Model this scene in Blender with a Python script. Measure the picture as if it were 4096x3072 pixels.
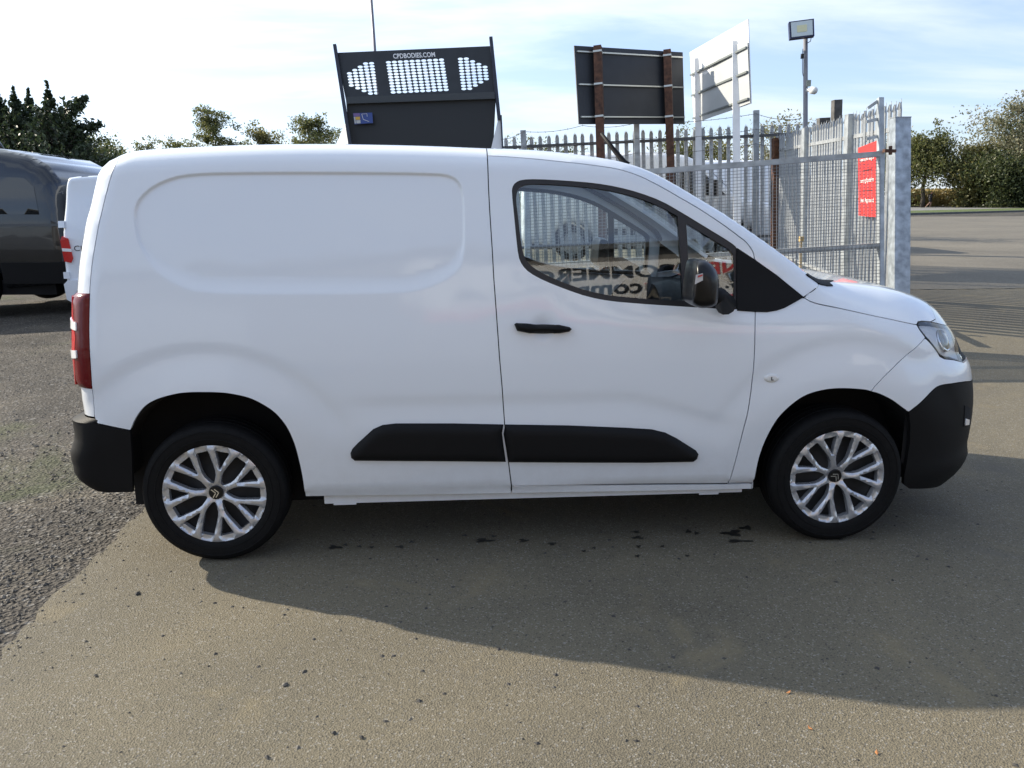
import bpy, bmesh, math, random
import numpy as np
from mathutils import Vector, Matrix
from mathutils.geometry import delaunay_2d_cdt
for o in list(bpy.data.objects): bpy.data.objects.remove(o, do_unlink=True)
S = bpy.context.scene
COL = S.collection
rnd = random.Random(7)
# ------------------------------------------------------------------ camera
FPX = 3300.0
CAM = np.array([1.0495, -4.3784, 1.5357])
YAW, PITCH, ROLL = -0.0706049, -0.2142868, -0.0035210
def cam_basis():
    cy, sy = math.cos(YAW), math.sin(YAW)
    f = np.array([-sy*math.cos(PITCH), cy*math.cos(PITCH), math.sin(PITCH)])
    r = np.array([cy, sy, 0.0]); u = np.cross(r, f)
    return math.cos(ROLL)*r + math.sin(ROLL)*u, -math.sin(ROLL)*r + math.cos(ROLL)*u, f
CR, CU, CF = cam_basis()
cd = bpy.data.cameras.new('camera'); cam = bpy.data.objects.new('camera', cd); COL.objects.link(cam)
cd.sensor_width = 36.0; cd.lens = FPX/4096*36.0; cd.clip_start = 0.05; cd.clip_end = 3000
cam.matrix_world = Matrix(((CR[0], CU[0], -CF[0], CAM[0]), (CR[1], CU[1], -CF[1], CAM[1]), (CR[2], CU[2], -CF[2], CAM[2]), (0, 0, 0, 1)))
S.camera = cam
# ------------------------------------------------------------------ sun, sky, exposure
SUN = np.array([-0.787, 0.392, 0.4756]); SUN /= np.linalg.norm(SUN)
SUN_EL = math.asin(SUN[2]); SUN_ROT = math.atan2(SUN[0], SUN[1])
sl = bpy.data.lights.new('sun', 'SUN'); sl.energy = 4.9; sl.angle = math.radians(0.55); sl.color = (1.0, 0.90, 0.74)
so = bpy.data.objects.new('sun', sl); COL.objects.link(so)
so.rotation_euler = Vector(SUN).to_track_quat('Z', 'Y').to_euler(); so.location = (-8, 6, 12)
w = bpy.data.worlds.new('World'); S.world = w; w.use_nodes = True
def build_world():
    nt = w.node_tree; N = nt.nodes; L = nt.links; N.clear()
    out = N.new('ShaderNodeOutputWorld'); sky = N.new('ShaderNodeTexSky'); sky.sky_type = 'NISHITA'
    sky.sun_disc = False; sky.sun_elevation = SUN_EL; sky.sun_rotation = SUN_ROT
    sky.air_density = 1.0; sky.dust_density = 0.6; sky.ozone_density = 2.6; sky.altitude = 60
    tc = N.new('ShaderNodeTexCoord'); sep = N.new('ShaderNodeSeparateXYZ'); L.new(tc.outputs['Generated'], sep.inputs[0])
    def M(op, a, b=None, c=None):
        n = N.new('ShaderNodeMath'); n.operation = op
        for i, q in enumerate((a, b, c)):
            if q is None: continue
            if isinstance(q, (int, float)): n.inputs[i].default_value = q
            else: L.new(q, n.inputs[i])
        return n.outputs[0]
    den = M('ADD', M('MAXIMUM', sep.outputs[2], 0.0), 0.16)
    cx = M('DIVIDE', sep.outputs[0], den); cy = M('DIVIDE', sep.outputs[1], den)
    cmb = N.new('ShaderNodeCombineXYZ'); L.new(cx, cmb.inputs[0]); L.new(cy, cmb.inputs[1])
    mp = N.new('ShaderNodeMapping'); L.new(cmb.outputs[0], mp.inputs[0])
    mp.inputs['Rotation'].default_value = (0, 0, math.radians(18)); mp.inputs['Scale'].default_value = (0.55, 1.15, 1); mp.inputs['Location'].default_value = (3.3, 1.2, 0)
    n1 = N.new('ShaderNodeTexNoise'); n1.inputs['Scale'].default_value = 1.15; n1.inputs['Detail'].default_value = 9; n1.inputs['Roughness'].default_value = 0.56; n1.inputs['Distortion'].default_value = 0.35
    L.new(mp.outputs[0], n1.inputs[0])
    ramp = N.new('ShaderNodeValToRGB'); L.new(n1.outputs[0], ramp.inputs[0])
    ramp.color_ramp.elements[0].position = 0.42; ramp.color_ramp.elements[1].position = 0.67
    ramp.color_ramp.interpolation = 'EASE'
    # thin veil that is denser towards the sun (forward scattering in cirrus)
    dv = N.new('ShaderNodeVectorMath'); dv.operation = 'DOT_PRODUCT'; L.new(tc.outputs['Generated'], dv.inputs[0]); dv.inputs[1].default_value = tuple(SUN)
    dp = M('MAXIMUM', dv.outputs['Value'], 0.0)
    glow = M('POWER', dp, 3.5)
    side = M('POWER', M('MULTIPLY', M('ADD', dv.outputs['Value'], 1.0), 0.5), 2.0)      # clouds brighten towards the sun
    mask = M('MINIMUM', M('ADD', M('ADD', 0.24, M('MULTIPLY', ramp.outputs[0], 0.66)), M('MULTIPLY', glow, 0.75)), 1.0)
    wb = N.new('ShaderNodeMix'); wb.data_type = 'RGBA'; wb.blend_type = 'MULTIPLY'; wb.inputs[0].default_value = 1.0; L.new(sky.outputs[0], wb.inputs[6]); wb.inputs[7].default_value = (0.925, 0.93, 1.10, 1)
    b1 = N.new('ShaderNodeBackground'); L.new(wb.outputs[2], b1.inputs[0]); b1.inputs[1].default_value = 0.118
    b2 = N.new('ShaderNodeBackground'); b2.inputs[0].default_value = (0.82, 0.925, 1.05, 1)
    L.new(M('ADD', 0.54, M('MULTIPLY', side, 0.42)), b2.inputs[1])
    mx = N.new('ShaderNodeMixShader'); L.new(mask, mx.inputs[0]); L.new(b1.outputs[0], mx.inputs[1]); L.new(b2.outputs[0], mx.inputs[2])
    L.new(mx.outputs[0], out.inputs[0])
build_world()
S.view_settings.view_transform = 'Standard'; S.view_settings.look = 'None'; S.view_settings.gamma = 1.0
S.view_settings.exposure = 0.80; S.view_settings.use_curve_mapping = False
S.cycles.max_bounces = 10; S.cycles.transparent_max_bounces = 24; S.cycles.glossy_bounces = 5
# ------------------------------------------------------------------ pixel helpers (photo pixels, 4096 x 3072)
def ray(px, py):
    d = CF*FPX + CR*(px-2048) - CU*(py-1536); return d/np.linalg.norm(d)
def P(px, py, d):                        # point seen at a pixel, d metres along the view axis
    return CAM + d*(CF + CR*(px-2048)/FPX - CU*(py-1536)/FPX)
def on_plane(px, py, axis, val):
    d = ray(px, py); return CAM + d*((val-CAM[axis])/d[axis])
def sstep(a, b, x):
    t = np.clip((np.asarray(x, float)-a)/(b-a), 0, 1); return t*t*(3-2*t)
def ground_z(x, y):                       # the yard: flat under the van, rising gently behind and to the right
    x = np.asarray(x, float); y = np.asarray(y, float)
    yy = np.maximum(y-2.5, 0)
    back = 0.018*np.minimum(yy, 8) + 0.005*np.maximum(yy-8, 0)
    right = 0.30*sstep(3.2, 6.2, x)*sstep(1.0, 6.0, y)
    left = -0.05*np.clip(-1.2-x, 0, 8)
    return back + right + left
def to_ground(px, py):
    d = ray(px, py); p = CAM + d*(-CAM[2]/d[2]) if d[2] < -1e-4 else CAM + d*100
    if d[2] >= 0 or np.linalg.norm(p-CAM) > 250: p = CAM + d*100
    lo, hi = 0.5, 250.0
    for _ in range(60):
        m = (lo+hi)/2; q = CAM + d*m
        if q[2] > ground_z(q[0], q[1]): lo = m
        else: hi = m
    return CAM + d*lo
UPV = np.array([-0.055, 0.0, 1.0])        # true vertical: the van's plane dips towards its nose
# ------------------------------------------------------------------ materials
MATS = {}
def mat(name, base=(0.5, 0.5, 0.5), rough=0.5, metal=0.0, coat=0.0, spec=0.5, noise=0.0, nscale=40.0, bump=0.0, bscale=300.0, tint=None):
    if name in MATS: return MATS[name]
    m = bpy.data.materials.new(name); m.use_nodes = True; MATS[name] = m
    nt = m.node_tree; b = nt.nodes['Principled BSDF']
    b.inputs['Base Color'].default_value = (*base, 1); b.inputs['Roughness'].default_value = rough
    b.inputs['Metallic'].default_value = metal; b.inputs['Specular IOR Level'].default_value = spec
    b.inputs['Coat Weight'].default_value = coat; b.inputs['Coat Roughness'].default_value = 0.03
    tc = nt.nodes.new('ShaderNodeTexCoord')
    if noise > 0:
        n = nt.nodes.new('ShaderNodeTexNoise'); n.inputs['Scale'].default_value = nscale; n.inputs['Detail'].default_value = 6
        nt.links.new(tc.outputs['Object'], n.inputs[0])
        r = nt.nodes.new('ShaderNodeValToRGB'); nt.links.new(n.outputs[0], r.inputs[0])
        r.color_ramp.elements[0].position = 0.3; r.color_ramp.elements[1].position = 0.7
        t2 = tint if tint else tuple(c*(1+noise) for c in base)
        r.color_ramp.elements[0].color = (*[c*(1-noise) for c in base], 1); r.color_ramp.elements[1].color = (*t2, 1)
        nt.links.new(r.outputs[0], b.inputs['Base Color'])
    if bump > 0:
        n = nt.nodes.new('ShaderNodeTexNoise'); n.inputs['Scale'].default_value = bscale; n.inputs['Detail'].default_value = 4
        nt.links.new(tc.outputs['Object'], n.inputs[0])
        bp = nt.nodes.new('ShaderNodeBump'); bp.inputs['Strength'].default_value = bump; bp.inputs['Distance'].default_value = 0.01
        nt.links.new(n.outputs[0], bp.inputs['Height']); nt.links.new(bp.outputs[0], b.inputs['Normal'])
    return m
def island_mat(name, cols, rough=.9):
    m = bpy.data.materials.new(name); m.use_nodes = True; MATS[name] = m; nt = m.node_tree
    g = nt.nodes.new('ShaderNodeNewGeometry'); r = nt.nodes.new('ShaderNodeValToRGB'); nt.links.new(g.outputs['Random Per Island'], r.inputs[0]); e = r.color_ramp.elements
    for i, c in enumerate(cols):
        q = e[i] if i < 2 else e.new(i/(len(cols)-1))
        q.position = i/(len(cols)-1); q.color = (*c, 1)
    b = nt.nodes['Principled BSDF']; b.inputs['Roughness'].default_value = rough; nt.links.new(r.outputs[0], b.inputs['Base Color']); return m
def glass_mat(name, tint=(0.80, 0.86, 0.86), refl=1.7, ior=1.5):
    if name in MATS: return MATS[name]
    m = bpy.data.materials.new(name); m.use_nodes = True; MATS[name] = m
    nt = m.node_tree; nt.nodes.clear(); N = nt.nodes; L = nt.links
    o = N.new('ShaderNodeOutputMaterial'); t = N.new('ShaderNodeBsdfTransparent'); t.inputs[0].default_value = (*tint, 1)
    g = N.new('ShaderNodeBsdfGlossy'); g.inputs['Roughness'].default_value = 0.005; g.inputs[0].default_value = (1, 1, 1, 1)
    fr = N.new('ShaderNodeFresnel'); fr.inputs[0].default_value = ior
    mu = N.new('ShaderNodeMath'); mu.operation = 'MULTIPLY'; mu.use_clamp = True; mu.inputs[1].default_value = refl; L.new(fr.outputs[0], mu.inputs[0])
    mx = N.new('ShaderNodeMixShader'); L.new(mu.outputs[0], mx.inputs[0]); L.new(t.outputs[0], mx.inputs[1]); L.new(g.outputs[0], mx.inputs[2])
    L.new(mx.outputs[0], o.inputs[0])
    return m
# ------------------------------------------------------------------ object helpers
def tag(o, label=None, cat=None, group=None, kind=None):
    if label: o['label'] = label
    if cat: o['category'] = cat
    if group: o['group'] = group
    if kind: o['kind'] = kind
    return o
def empty(name, loc=(0, 0, 0), label=None, cat=None, group=None):
    o = bpy.data.objects.new(name, None); COL.objects.link(o); o.location = tuple(loc); o.empty_display_size = 0.2
    return tag(o, label, cat, group)
def mesh_obj(name, V, F, m, parent=None, smooth=False, sharp_angle=None, local=True):
    """one mesh object; V are world coordinates (parents here are plain translations)"""
    me = bpy.data.meshes.new(name)
    V = np.asarray(V, float)
    if parent is not None and local: V = V - np.array(world_loc(parent))
    me.from_pydata([tuple(v) for v in V], [], [tuple(int(i) for i in f) for f in F])
    if isinstance(m, (list, tuple)):
        for q in m: me.materials.append(q)
    elif m is not None: me.materials.append(m)
    if smooth:
        me.polygons.foreach_set('use_smooth', [True]*len(me.polygons))
        if sharp_angle is not None: me.set_sharp_from_angle(angle=sharp_angle)
    me.update()
    o = bpy.data.objects.new(name, me); COL.objects.link(o)
    if parent is not None: o.parent = parent
    return o
def world_loc(o):
    p = np.zeros(3)
    while o is not None: p = p + np.array(o.location); o = o.parent
    return p
class MB:                                   # collects shapes for one mesh
    def __init__(s): s.V = []; s.F = []
    def add(s, V, F):
        n = len(s.V); s.V += [tuple(map(float, v)) for v in V]; s.F += [tuple(i+n for i in f) for f in F]; return s
    def box(s, lo, hi):
        x0, y0, z0 = lo; x1, y1, z1 = hi
        return s.add([(x0, y0, z0), (x1, y0, z0), (x1, y1, z0), (x0, y1, z0), (x0, y0, z1), (x1, y0, z1), (x1, y1, z1), (x0, y1, z1)],
                     [(0, 3, 2, 1), (4, 5, 6, 7), (0, 1, 5, 4), (1, 2, 6, 5), (2, 3, 7, 6), (3, 0, 4, 7)])
    def bar(s, a, b, wx, wy, ref=(1, 0, 0)):  # rectangular bar from a to b; wx along ref
        a = np.array(a, float); b = np.array(b, float); d = b-a; d /= np.linalg.norm(d)
        r = np.array(ref, float); r = r-d*(r@d); r /= np.linalg.norm(r); q = np.cross(d, r)
        V = [p+sx*r*wx/2+sy*q*wy/2 for p in (a, b) for sx, sy in ((-1, -1), (1, -1), (1, 1), (-1, 1))]
        return s.add(V, [(0, 3, 2, 1), (4, 5, 6, 7), (0, 1, 5, 4), (1, 2, 6, 5), (2, 3, 7, 6), (3, 0, 4, 7)])
    def tube(s, pts, rad, n=10, cap=True):
        pts = [np.array(p, float) for p in pts]; k = len(pts)
        rad = [rad]*k if np.isscalar(rad) else rad
        base = len(s.V); r = None
        for i, p in enumerate(pts):
            d = pts[min(i+1, k-1)]-pts[max(i-1, 0)]; d = d/(np.linalg.norm(d)+1e-12)
            if r is None: r = np.cross(d, (0.3, 0.2, 1)) if abs(d[2]) < 0.9 else np.cross(d, (1, 0.2, 0))
            r = r-d*(r@d); r /= np.linalg.norm(r); q = np.cross(d, r)
            for j in range(n):
                a = 2*math.pi*j/n; s.V.append(tuple(p+rad[i]*(math.cos(a)*r+math.sin(a)*q)))
        for i in range(k-1):
            for j in range(n):
                s.F.append((base+i*n+j, base+i*n+(j+1) % n, base+(i+1)*n+(j+1) % n, base+(i+1)*n+j))
        if cap:
            s.F.append(tuple(base+j for j in range(n))[::-1]); s.F.append(tuple(base+(k-1)*n+j for j in range(n)))
        return s
    def lathe(s, prof, n=48, axis='y', c=(0, 0, 0)):   # prof: (radius, along axis)
        base = len(s.V); k = len(prof); c = np.array(c, float)
        for j in range(n):
            a = 2*math.pi*j/n
            for (r, h) in prof:
                v = {'y': (r*math.cos(a), h, r*math.sin(a)), 'z': (r*math.cos(a), r*math.sin(a), h), 'x': (h, r*math.cos(a), r*math.sin(a))}[axis]
                s.V.append(tuple(c+np.array(v)))
        for j in range(n):
            for i in range(k-1):
                a = base+j*k+i; b = base+((j+1) % n)*k+i; s.F.append((a, a+1, b+1, b))
        return s
    def obj(s, name, m, parent=None, smooth=False, ang=None): return mesh_obj(name, s.V, s.F, m, parent, smooth, ang)
def poly_area(p):
    p = np.asarray(p); x, y = p[:, 0], p[:, 1]; return 0.5*np.sum(x*np.roll(y, -1)-np.roll(x, -1)*y)
def resample(poly, step, closed=True):
    poly = np.asarray(poly, float); out = []; n = len(poly)
    for i in range(n if closed else n-1):
        a = poly[i]; b = poly[(i+1) % n]; k = max(1, int(math.ceil(np.linalg.norm(b-a)/step)))
        for j in range(k): out.append(a+(b-a)*j/k)
    if not closed: out.append(poly[-1])
    return np.array(out)
def smooth_poly(poly, it=1, keep=None):      # Chaikin on closed polygon, sharp corners kept by index
    poly = [np.array(q, float) for q in poly]
    keep = set(keep or [])
    for k in range(it):
        out = []; nk = set(); n = len(poly)
        for i in range(n):
            a = poly[i-1]; b = poly[i]; c = poly[(i+1) % n]
            if i in keep: nk.add(len(out)); out.append(b)
            else: out.append(0.25*a+0.75*b); out.append(0.75*b+0.25*c)
        poly = out; keep = nk
    return np.array(poly)
def offset_poly(p, d):                       # shrink (d>0) a closed polygon along vertex normals
    p = np.asarray(p, float)
    if poly_area(p) < 0: sgn = -1
    else: sgn = 1
    a = np.roll(p, 1, 0); b = np.roll(p, -1, 0)
    e1 = p-a; e2 = b-p
    e1 /= np.linalg.norm(e1, axis=1)[:, None]+1e-12; e2 /= np.linalg.norm(e2, axis=1)[:, None]+1e-12
    n1 = np.stack([-e1[:, 1], e1[:, 0]], -1)*sgn; n2 = np.stack([-e2[:, 1], e2[:, 0]], -1)*sgn
    n = n1+n2; l = np.linalg.norm(n, axis=1)[:, None]; n = n/np.maximum(l, 0.5)
    k = 1/np.maximum(np.sum(n*n1, 1), 0.5)
    return p+n*(d*k)[:, None]
def inside(pts, poly):
    pts = np.asarray(pts, float); poly = np.asarray(poly, float); x, y = pts[:, 0], pts[:, 1]; c = np.zeros(len(pts), bool)
    a = poly; b = np.roll(poly, -1, 0)
    for (x0, y0), (x1, y1) in zip(a, b):
        if y0 == y1: continue
        m = ((y0 > y) != (y1 > y)) & (x < (x1-x0)*(y-y0)/(y1-y0)+x0); c ^= m
    return c
def seg_dist(pts, poly, closed=True):
    pts = np.asarray(pts, float); poly = np.asarray(poly, float); D = np.full(len(pts), 1e9)
    n = len(poly)
    for i in range(n if closed else n-1):
        a = poly[i]; b = poly[(i+1) % n]; ab = b-a; t = np.clip(((pts-a)@ab)/(ab@ab+1e-12), 0, 1)
        D = np.minimum(D, np.linalg.norm(pts-(a+t[:, None]*ab), axis=1))
    return D
def triangulate(outer, holes, grid, extra=None, keep=None):
    """outer, holes: dense 2D loops. returns pts, tris, list of loops as index lists"""
    loops = []; pts = []
    for lp in [outer]+list(holes):
        loops.append(list(range(len(pts), len(pts)+len(lp)))); pts += [tuple(q) for q in lp]
    lo = outer.min(0); hi = outer.max(0)
    gx = np.arange(lo[0]+grid/2, hi[0], grid); gy = np.arange(lo[1]+grid/2, hi[1], grid)
    G = np.array([(x+(grid/2 if j % 2 else 0), y) for j, y in enumerate(gy) for x in gx]) if len(gx) and len(gy) else np.zeros((0, 2))
    if keep is not None and len(G):            # grid points make room for the denser feature rings
        from mathutils.kdtree import KDTree
        kd = KDTree(len(keep))
        for i, q in enumerate(keep): kd.insert((q[0], q[1], 0), i)
        kd.balance(); G = G[[kd.find((q[0], q[1], 0))[2] > grid*.5 for q in G]]
    if extra is not None: G = np.concatenate([G, extra]) if len(G) else extra
    if len(G):
        m = inside(G, outer)
        for h in holes: m &= ~inside(G, h)
        G = G[m]
        if len(G):
            D = seg_dist(G, outer)
            for h in holes: D = np.minimum(D, seg_dist(G, h))
            G = G[D > (grid*0.35 if extra is None else min(grid*0.35, .008))]
    nb = len(pts); pts += [tuple(q) for q in G]
    edges = [(l[i], l[(i+1) % len(l)]) for l in loops for i in range(len(l))]
    V, E, F, ov, oe, of = delaunay_2d_cdt([Vector(q) for q in pts], edges, [], 0, 1e-7)
    V = np.array([tuple(v) for v in V]); F = np.array([f for f in F if len(f) == 3])
    remap = {}
    for i, src in enumerate(ov):
        for s_ in src: remap[s_] = i
    cen = V[F].mean(1); m = inside(cen, outer)
    for h in holes: m &= ~inside(cen, h)
    F = F[m]
    a = V[F]; ar = (a[:, 1, 0]-a[:, 0, 0])*(a[:, 2, 1]-a[:, 0, 1])-(a[:, 1, 1]-a[:, 0, 1])*(a[:, 2, 0]-a[:, 0, 0])
    F[ar < 0] = F[ar < 0][:, ::-1]
    return V, F, [[remap[i] for i in l] for l in loops]
def text_mesh(body, size=1.0, extrude=0.0, bold=0.0, align='CENTER'):
    c = bpy.data.curves.new('txt', 'FONT'); c.body = body; c.size = size; c.extrude = extrude; c.offset = bold; c.align_x = align; c.align_y = 'CENTER'; c.resolution_u = 3
    o = bpy.data.objects.new('txt', c); COL.objects.link(o); bpy.context.view_layer.update()
    dg = bpy.context.evaluated_depsgraph_get(); me = o.evaluated_get(dg).to_mesh()
    V = np.array([tuple(v.co) for v in me.vertices]); F = [tuple(p.vertices) for p in me.polygons]
    o.evaluated_get(dg).to_mesh_clear(); bpy.data.objects.remove(o, do_unlink=True); bpy.data.curves.remove(c)
    return V, F
# ================================================================== the white panel van (body surface as a map (t, v) -> 3D)
_wz = np.array([.10, .18, .25, .30, .36, .45, .6, .75, .9, 1.0, 1.1, 1.3, 1.5, 1.65, 1.85])
_ww = np.array([.845, .868, .885, .893, .90, .908, .918, .922, .917, .908, .8955, .868, .838, .815, .785])
def _spl(x, X, Y):                            # monotone-ish Catmull-Rom through X, Y
    x = np.asarray(x, float); X = np.asarray(X, float); Y = np.asarray(Y, float)
    m = np.gradient(Y, X); i = np.clip(np.searchsorted(X, x)-1, 0, len(X)-2)
    h = X[i+1]-X[i]; s = np.clip((x-X[i])/h, 0, 1)
    return Y[i]*(2*s**3-3*s**2+1)+m[i]*h*(s**3-2*s**2+s)+Y[i+1]*(-2*s**3+3*s**2)+m[i+1]*h*(s**3-s**2)
_tx = [-.60, -.35, -.231, -.083, .101, .287, .5, .711, 1.0, 1.153, 1.297, 1.425, 1.582, 1.677, 1.78, 1.86, 1.94, 2.027, 2.103, 2.25, 2.418, 2.581, 2.636, 2.70, 2.80, 2.92, 3.05, 3.2, 3.32, 3.42, 3.50, 3.56, 3.62, 3.80]
_tz = [1.745, 1.757, 1.765, 1.774, 1.782, 1.787, 1.789, 1.787, 1.780, 1.774, 1.769, 1.763, 1.748, 1.735, 1.716, 1.694, 1.662, 1.617, 1.574, 1.489, 1.379, 1.266, 1.226, 1.198, 1.185, 1.172, 1.152, 1.121, 1.089, 1.052, 1.010, 0.968, 0.91, 0.80]
def ztop(x): return _spl(x, _tx, _tz)
def At(x): return .095 - .035*sstep(1.4, 1.9, x) + .15*sstep(2.55, 3.0, x)
def Bt(x): return .115 - .035*sstep(1.4, 1.9, x) + .19*sstep(2.55, 3.0, x)
_fz = [.10, .18, .22, .27, .31, .345, .36, .45, .525, .60, .656, .72, .77, .80, .826, .84, .87, .916, .94, .963, 1.0, 1.1, 1.9]
_fx = [3.50, 3.572, 3.614, 3.644, 3.658, 3.654, 3.642, 3.645, 3.644, 3.638, 3.628, 3.614, 3.60, 3.58, 3.56, 3.54, 3.534, 3.523, 3.512, 3.50, 3.49, 3.48, 3.48]
def xfr(z): return np.interp(z, _fz, _fx)
AF, BF = .62, .50
_rz = [.10, .33, .346, .372, .40, .43, .454, .479, .508, .556, .585, .640, .648, .72, .95, 1.19, 1.295, 1.356, 1.471, 1.534, 1.60, 1.666, 1.70, 1.72, 1.74, 1.76, 1.9]
_rx = [-.50, -.565, -.593, -.616, -.630, -.628, -.632, -.636, -.628, -.606, -.604, -.604, -.551, -.551, -.551, -.536, -.523, -.511, -.487, -.465, -.447, -.429, -.41, -.39, -.36, -.33, -.33]
def xre(z): return np.interp(z, _rz, _rx)
AR, BR = .13, .14
def taper(x, z):
    return .030*sstep(1.3, 2.7, x)*sstep(.95, 1.25, z) + .012*sstep(.3, -.6, x) + .012*sstep(2.4, 3.1, x)
RECESS = None; HANDLE_DISH = None; ARCHC = ((0.0, .311), (2.785, .311))
def bump(x, z):
    b = np.zeros_like(x)
    for cx, cz in ARCHC:
        r = np.hypot((x-cx)*0.97, z-cz); wa = sstep(.10, .42, z-cz); b += wa*(-(.0062 if cx < 1 else .0045)*(1-sstep(.625, .668, r))+.015*(1-sstep(.45, .625, r)))
    zc = .725 - .13*sstep(1.75, 2.35, x)
    b += (-.005*(1-sstep(zc-.022, zc+.012, z))+.009*(1-sstep(zc-.16, zc-.025, z)))*sstep(.45, .80, x)*(1-sstep(2.15, 2.42, x))
    # rolled sill edge
    b -= .012*(1-sstep(.300, .315, z))*(x > .3)*(x < 2.6)
    if RECESS is not None:
        m = (x > RECESS[:, 0].min()-.1) & (x < RECESS[:, 0].max()+.1) & (z > RECESS[:, 1].min()-.1)
        if m.any():
            q = np.stack([x[m], z[m]], -1); d = seg_dist(q, RECESS); d = np.where(inside(q, RECESS), d, -d)
            low = 1-sstep(1.22, 1.40, q[:, 1])
            b[m] -= .0085*sstep(-.003, .008+.044*low, d)
    if HANDLE_DISH is not None:
        cx, cz = HANDLE_DISH; e = ((x-cx)/.055)**2+((z-cz)/.050)**2
        b -= .013*np.clip(1-e, 0, 1)**1.2*(e < 1)
    return b
def vtop(x): return ztop(x)-At(x)+At(x)*math.pi/2
CROWN = (.030, .020)
def smap(t, v, bumps=True):
    t = np.atleast_1d(np.asarray(t, float)); v = np.atleast_1d(np.asarray(v, float))
    x0 = np.clip(t, -.6, 3.75)
    for _ in range(2):                        # ztop at the mapped x
        zt = ztop(x0); A = At(x0); B = Bt(x0); d0 = zt-A
        ph = np.clip((v-d0)/A, 0, math.pi/2)
        z = np.where(v < d0, v, d0+A*np.sin(ph))
        xs = xfr(z)-AF; th = np.clip((t-xs)/AF, 0, math.pi/2); xr = xre(z)+AR; tr = np.clip((xr-t)/AR, 0, math.pi/2)
        x0 = np.where(t > xs, xs+AF*np.sin(th), np.where(t < xr, xr-AR*np.sin(tr), t))
    x = x0
    half = np.interp(z, _wz, _ww)*0 + _spl(z, _wz, _ww) - taper(x, z) - B*(1-np.cos(ph)) - BF*(1-np.cos(th)) - BR*(1-np.cos(tr))
    et = np.maximum(t-xs-AF*math.pi/2, 0)+np.maximum(xr-AR*math.pi/2-t, 0)
    ev = np.maximum(v-(d0+A*math.pi/2), 0)
    if bumps: half = half + bump(x, z)
    ht = np.maximum(half, .02)
    cr = np.where(x < 2.6, CROWN[0], CROWN[1])
    z = z + np.where(ev > 0, cr*(1-(1-np.clip(ev/ht, 0, 1))**2), 0)
    x = x + np.where(t > 2, 1, -1)*np.where(et > 0, .035*(1-(1-np.clip(et/ht, 0, 1))**2), 0)
    y = np.minimum(-(half-et-ev), 0)
    return np.stack([x, y, z], -1)
def half_xz(x, z):                            # implicit half width (no pressings); negative outside
    zt = ztop(x); A = At(x); B = Bt(x); d0 = zt-A
    s = (z-d0)/A; it = np.where(s > 0, B*(1-np.sqrt(np.clip(1-s*s, 0, 1))), 0)
    f = (x-(xfr(z)-AF))/AF; i_f = np.where(f > 0, BF*(1-np.sqrt(np.clip(1-f*f, 0, 1))), 0)
    r = ((xre(z)+AR)-x)/AR; ir = np.where(r > 0, BR*(1-np.sqrt(np.clip(1-r*r, 0, 1))), 0)
    h = _spl(z, _wz, _ww)-taper(x, z)-it-i_f-ir
    return np.where((s > 1) | (f > 1) | (r > 1), -9, h)
def tv(pts):
    """photo pixels -> (t, v) on the near side of the body"""
    out = []
    for (px, py) in pts:
        d = ray(px, py); ys = np.arange(-1.0, -.2, .003); Q = CAM+np.outer((ys-CAM[1])/d[1], d)
        g = -Q[:, 1]-half_xz(Q[:, 0], Q[:, 2]); i = int(np.argmax(g < 0)) if (g < 0).any() else int(np.argmin(np.abs(g)))
        if (g < 0).any() and i > 0:
            a, b = ys[i-1], ys[i]
            for _ in range(25):
                m = (a+b)/2; q = CAM+d*((m-CAM[1])/d[1])
                if -q[1]-half_xz(q[0:1], q[2:3])[0] < 0: b = m
                else: a = m
            q = CAM+d*((b-CAM[1])/d[1])
        else: q = Q[i]
        x, y, z = q
        zt = float(ztop(x)); A = float(At(x)); d0 = zt-A
        v = z if z < d0 else d0+A*math.asin(min(1, (z-d0)/A))
        xs = float(xfr(z))-AF; xr = float(xre(z))+AR
        if x > xs:  t = xs+AF*math.asin(min(1, (x-xs)/AF))
        elif x < xr: t = xr-AR*math.asin(min(1, (xr-x)/AR))
        else: t = x
        out.append((t, v))
    return out
def snormal(t, v):
    e = 1e-3; a = smap(t+e, v)-smap(t-e, v); b = smap(t, v+e)-smap(t, v-e)
    n = np.cross(a, b); l = np.linalg.norm(n, axis=1)[:, None]; n = n/np.maximum(l, 1e-12)
    n[n[:, 1] > 0.3] *= -1
    return n
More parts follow.
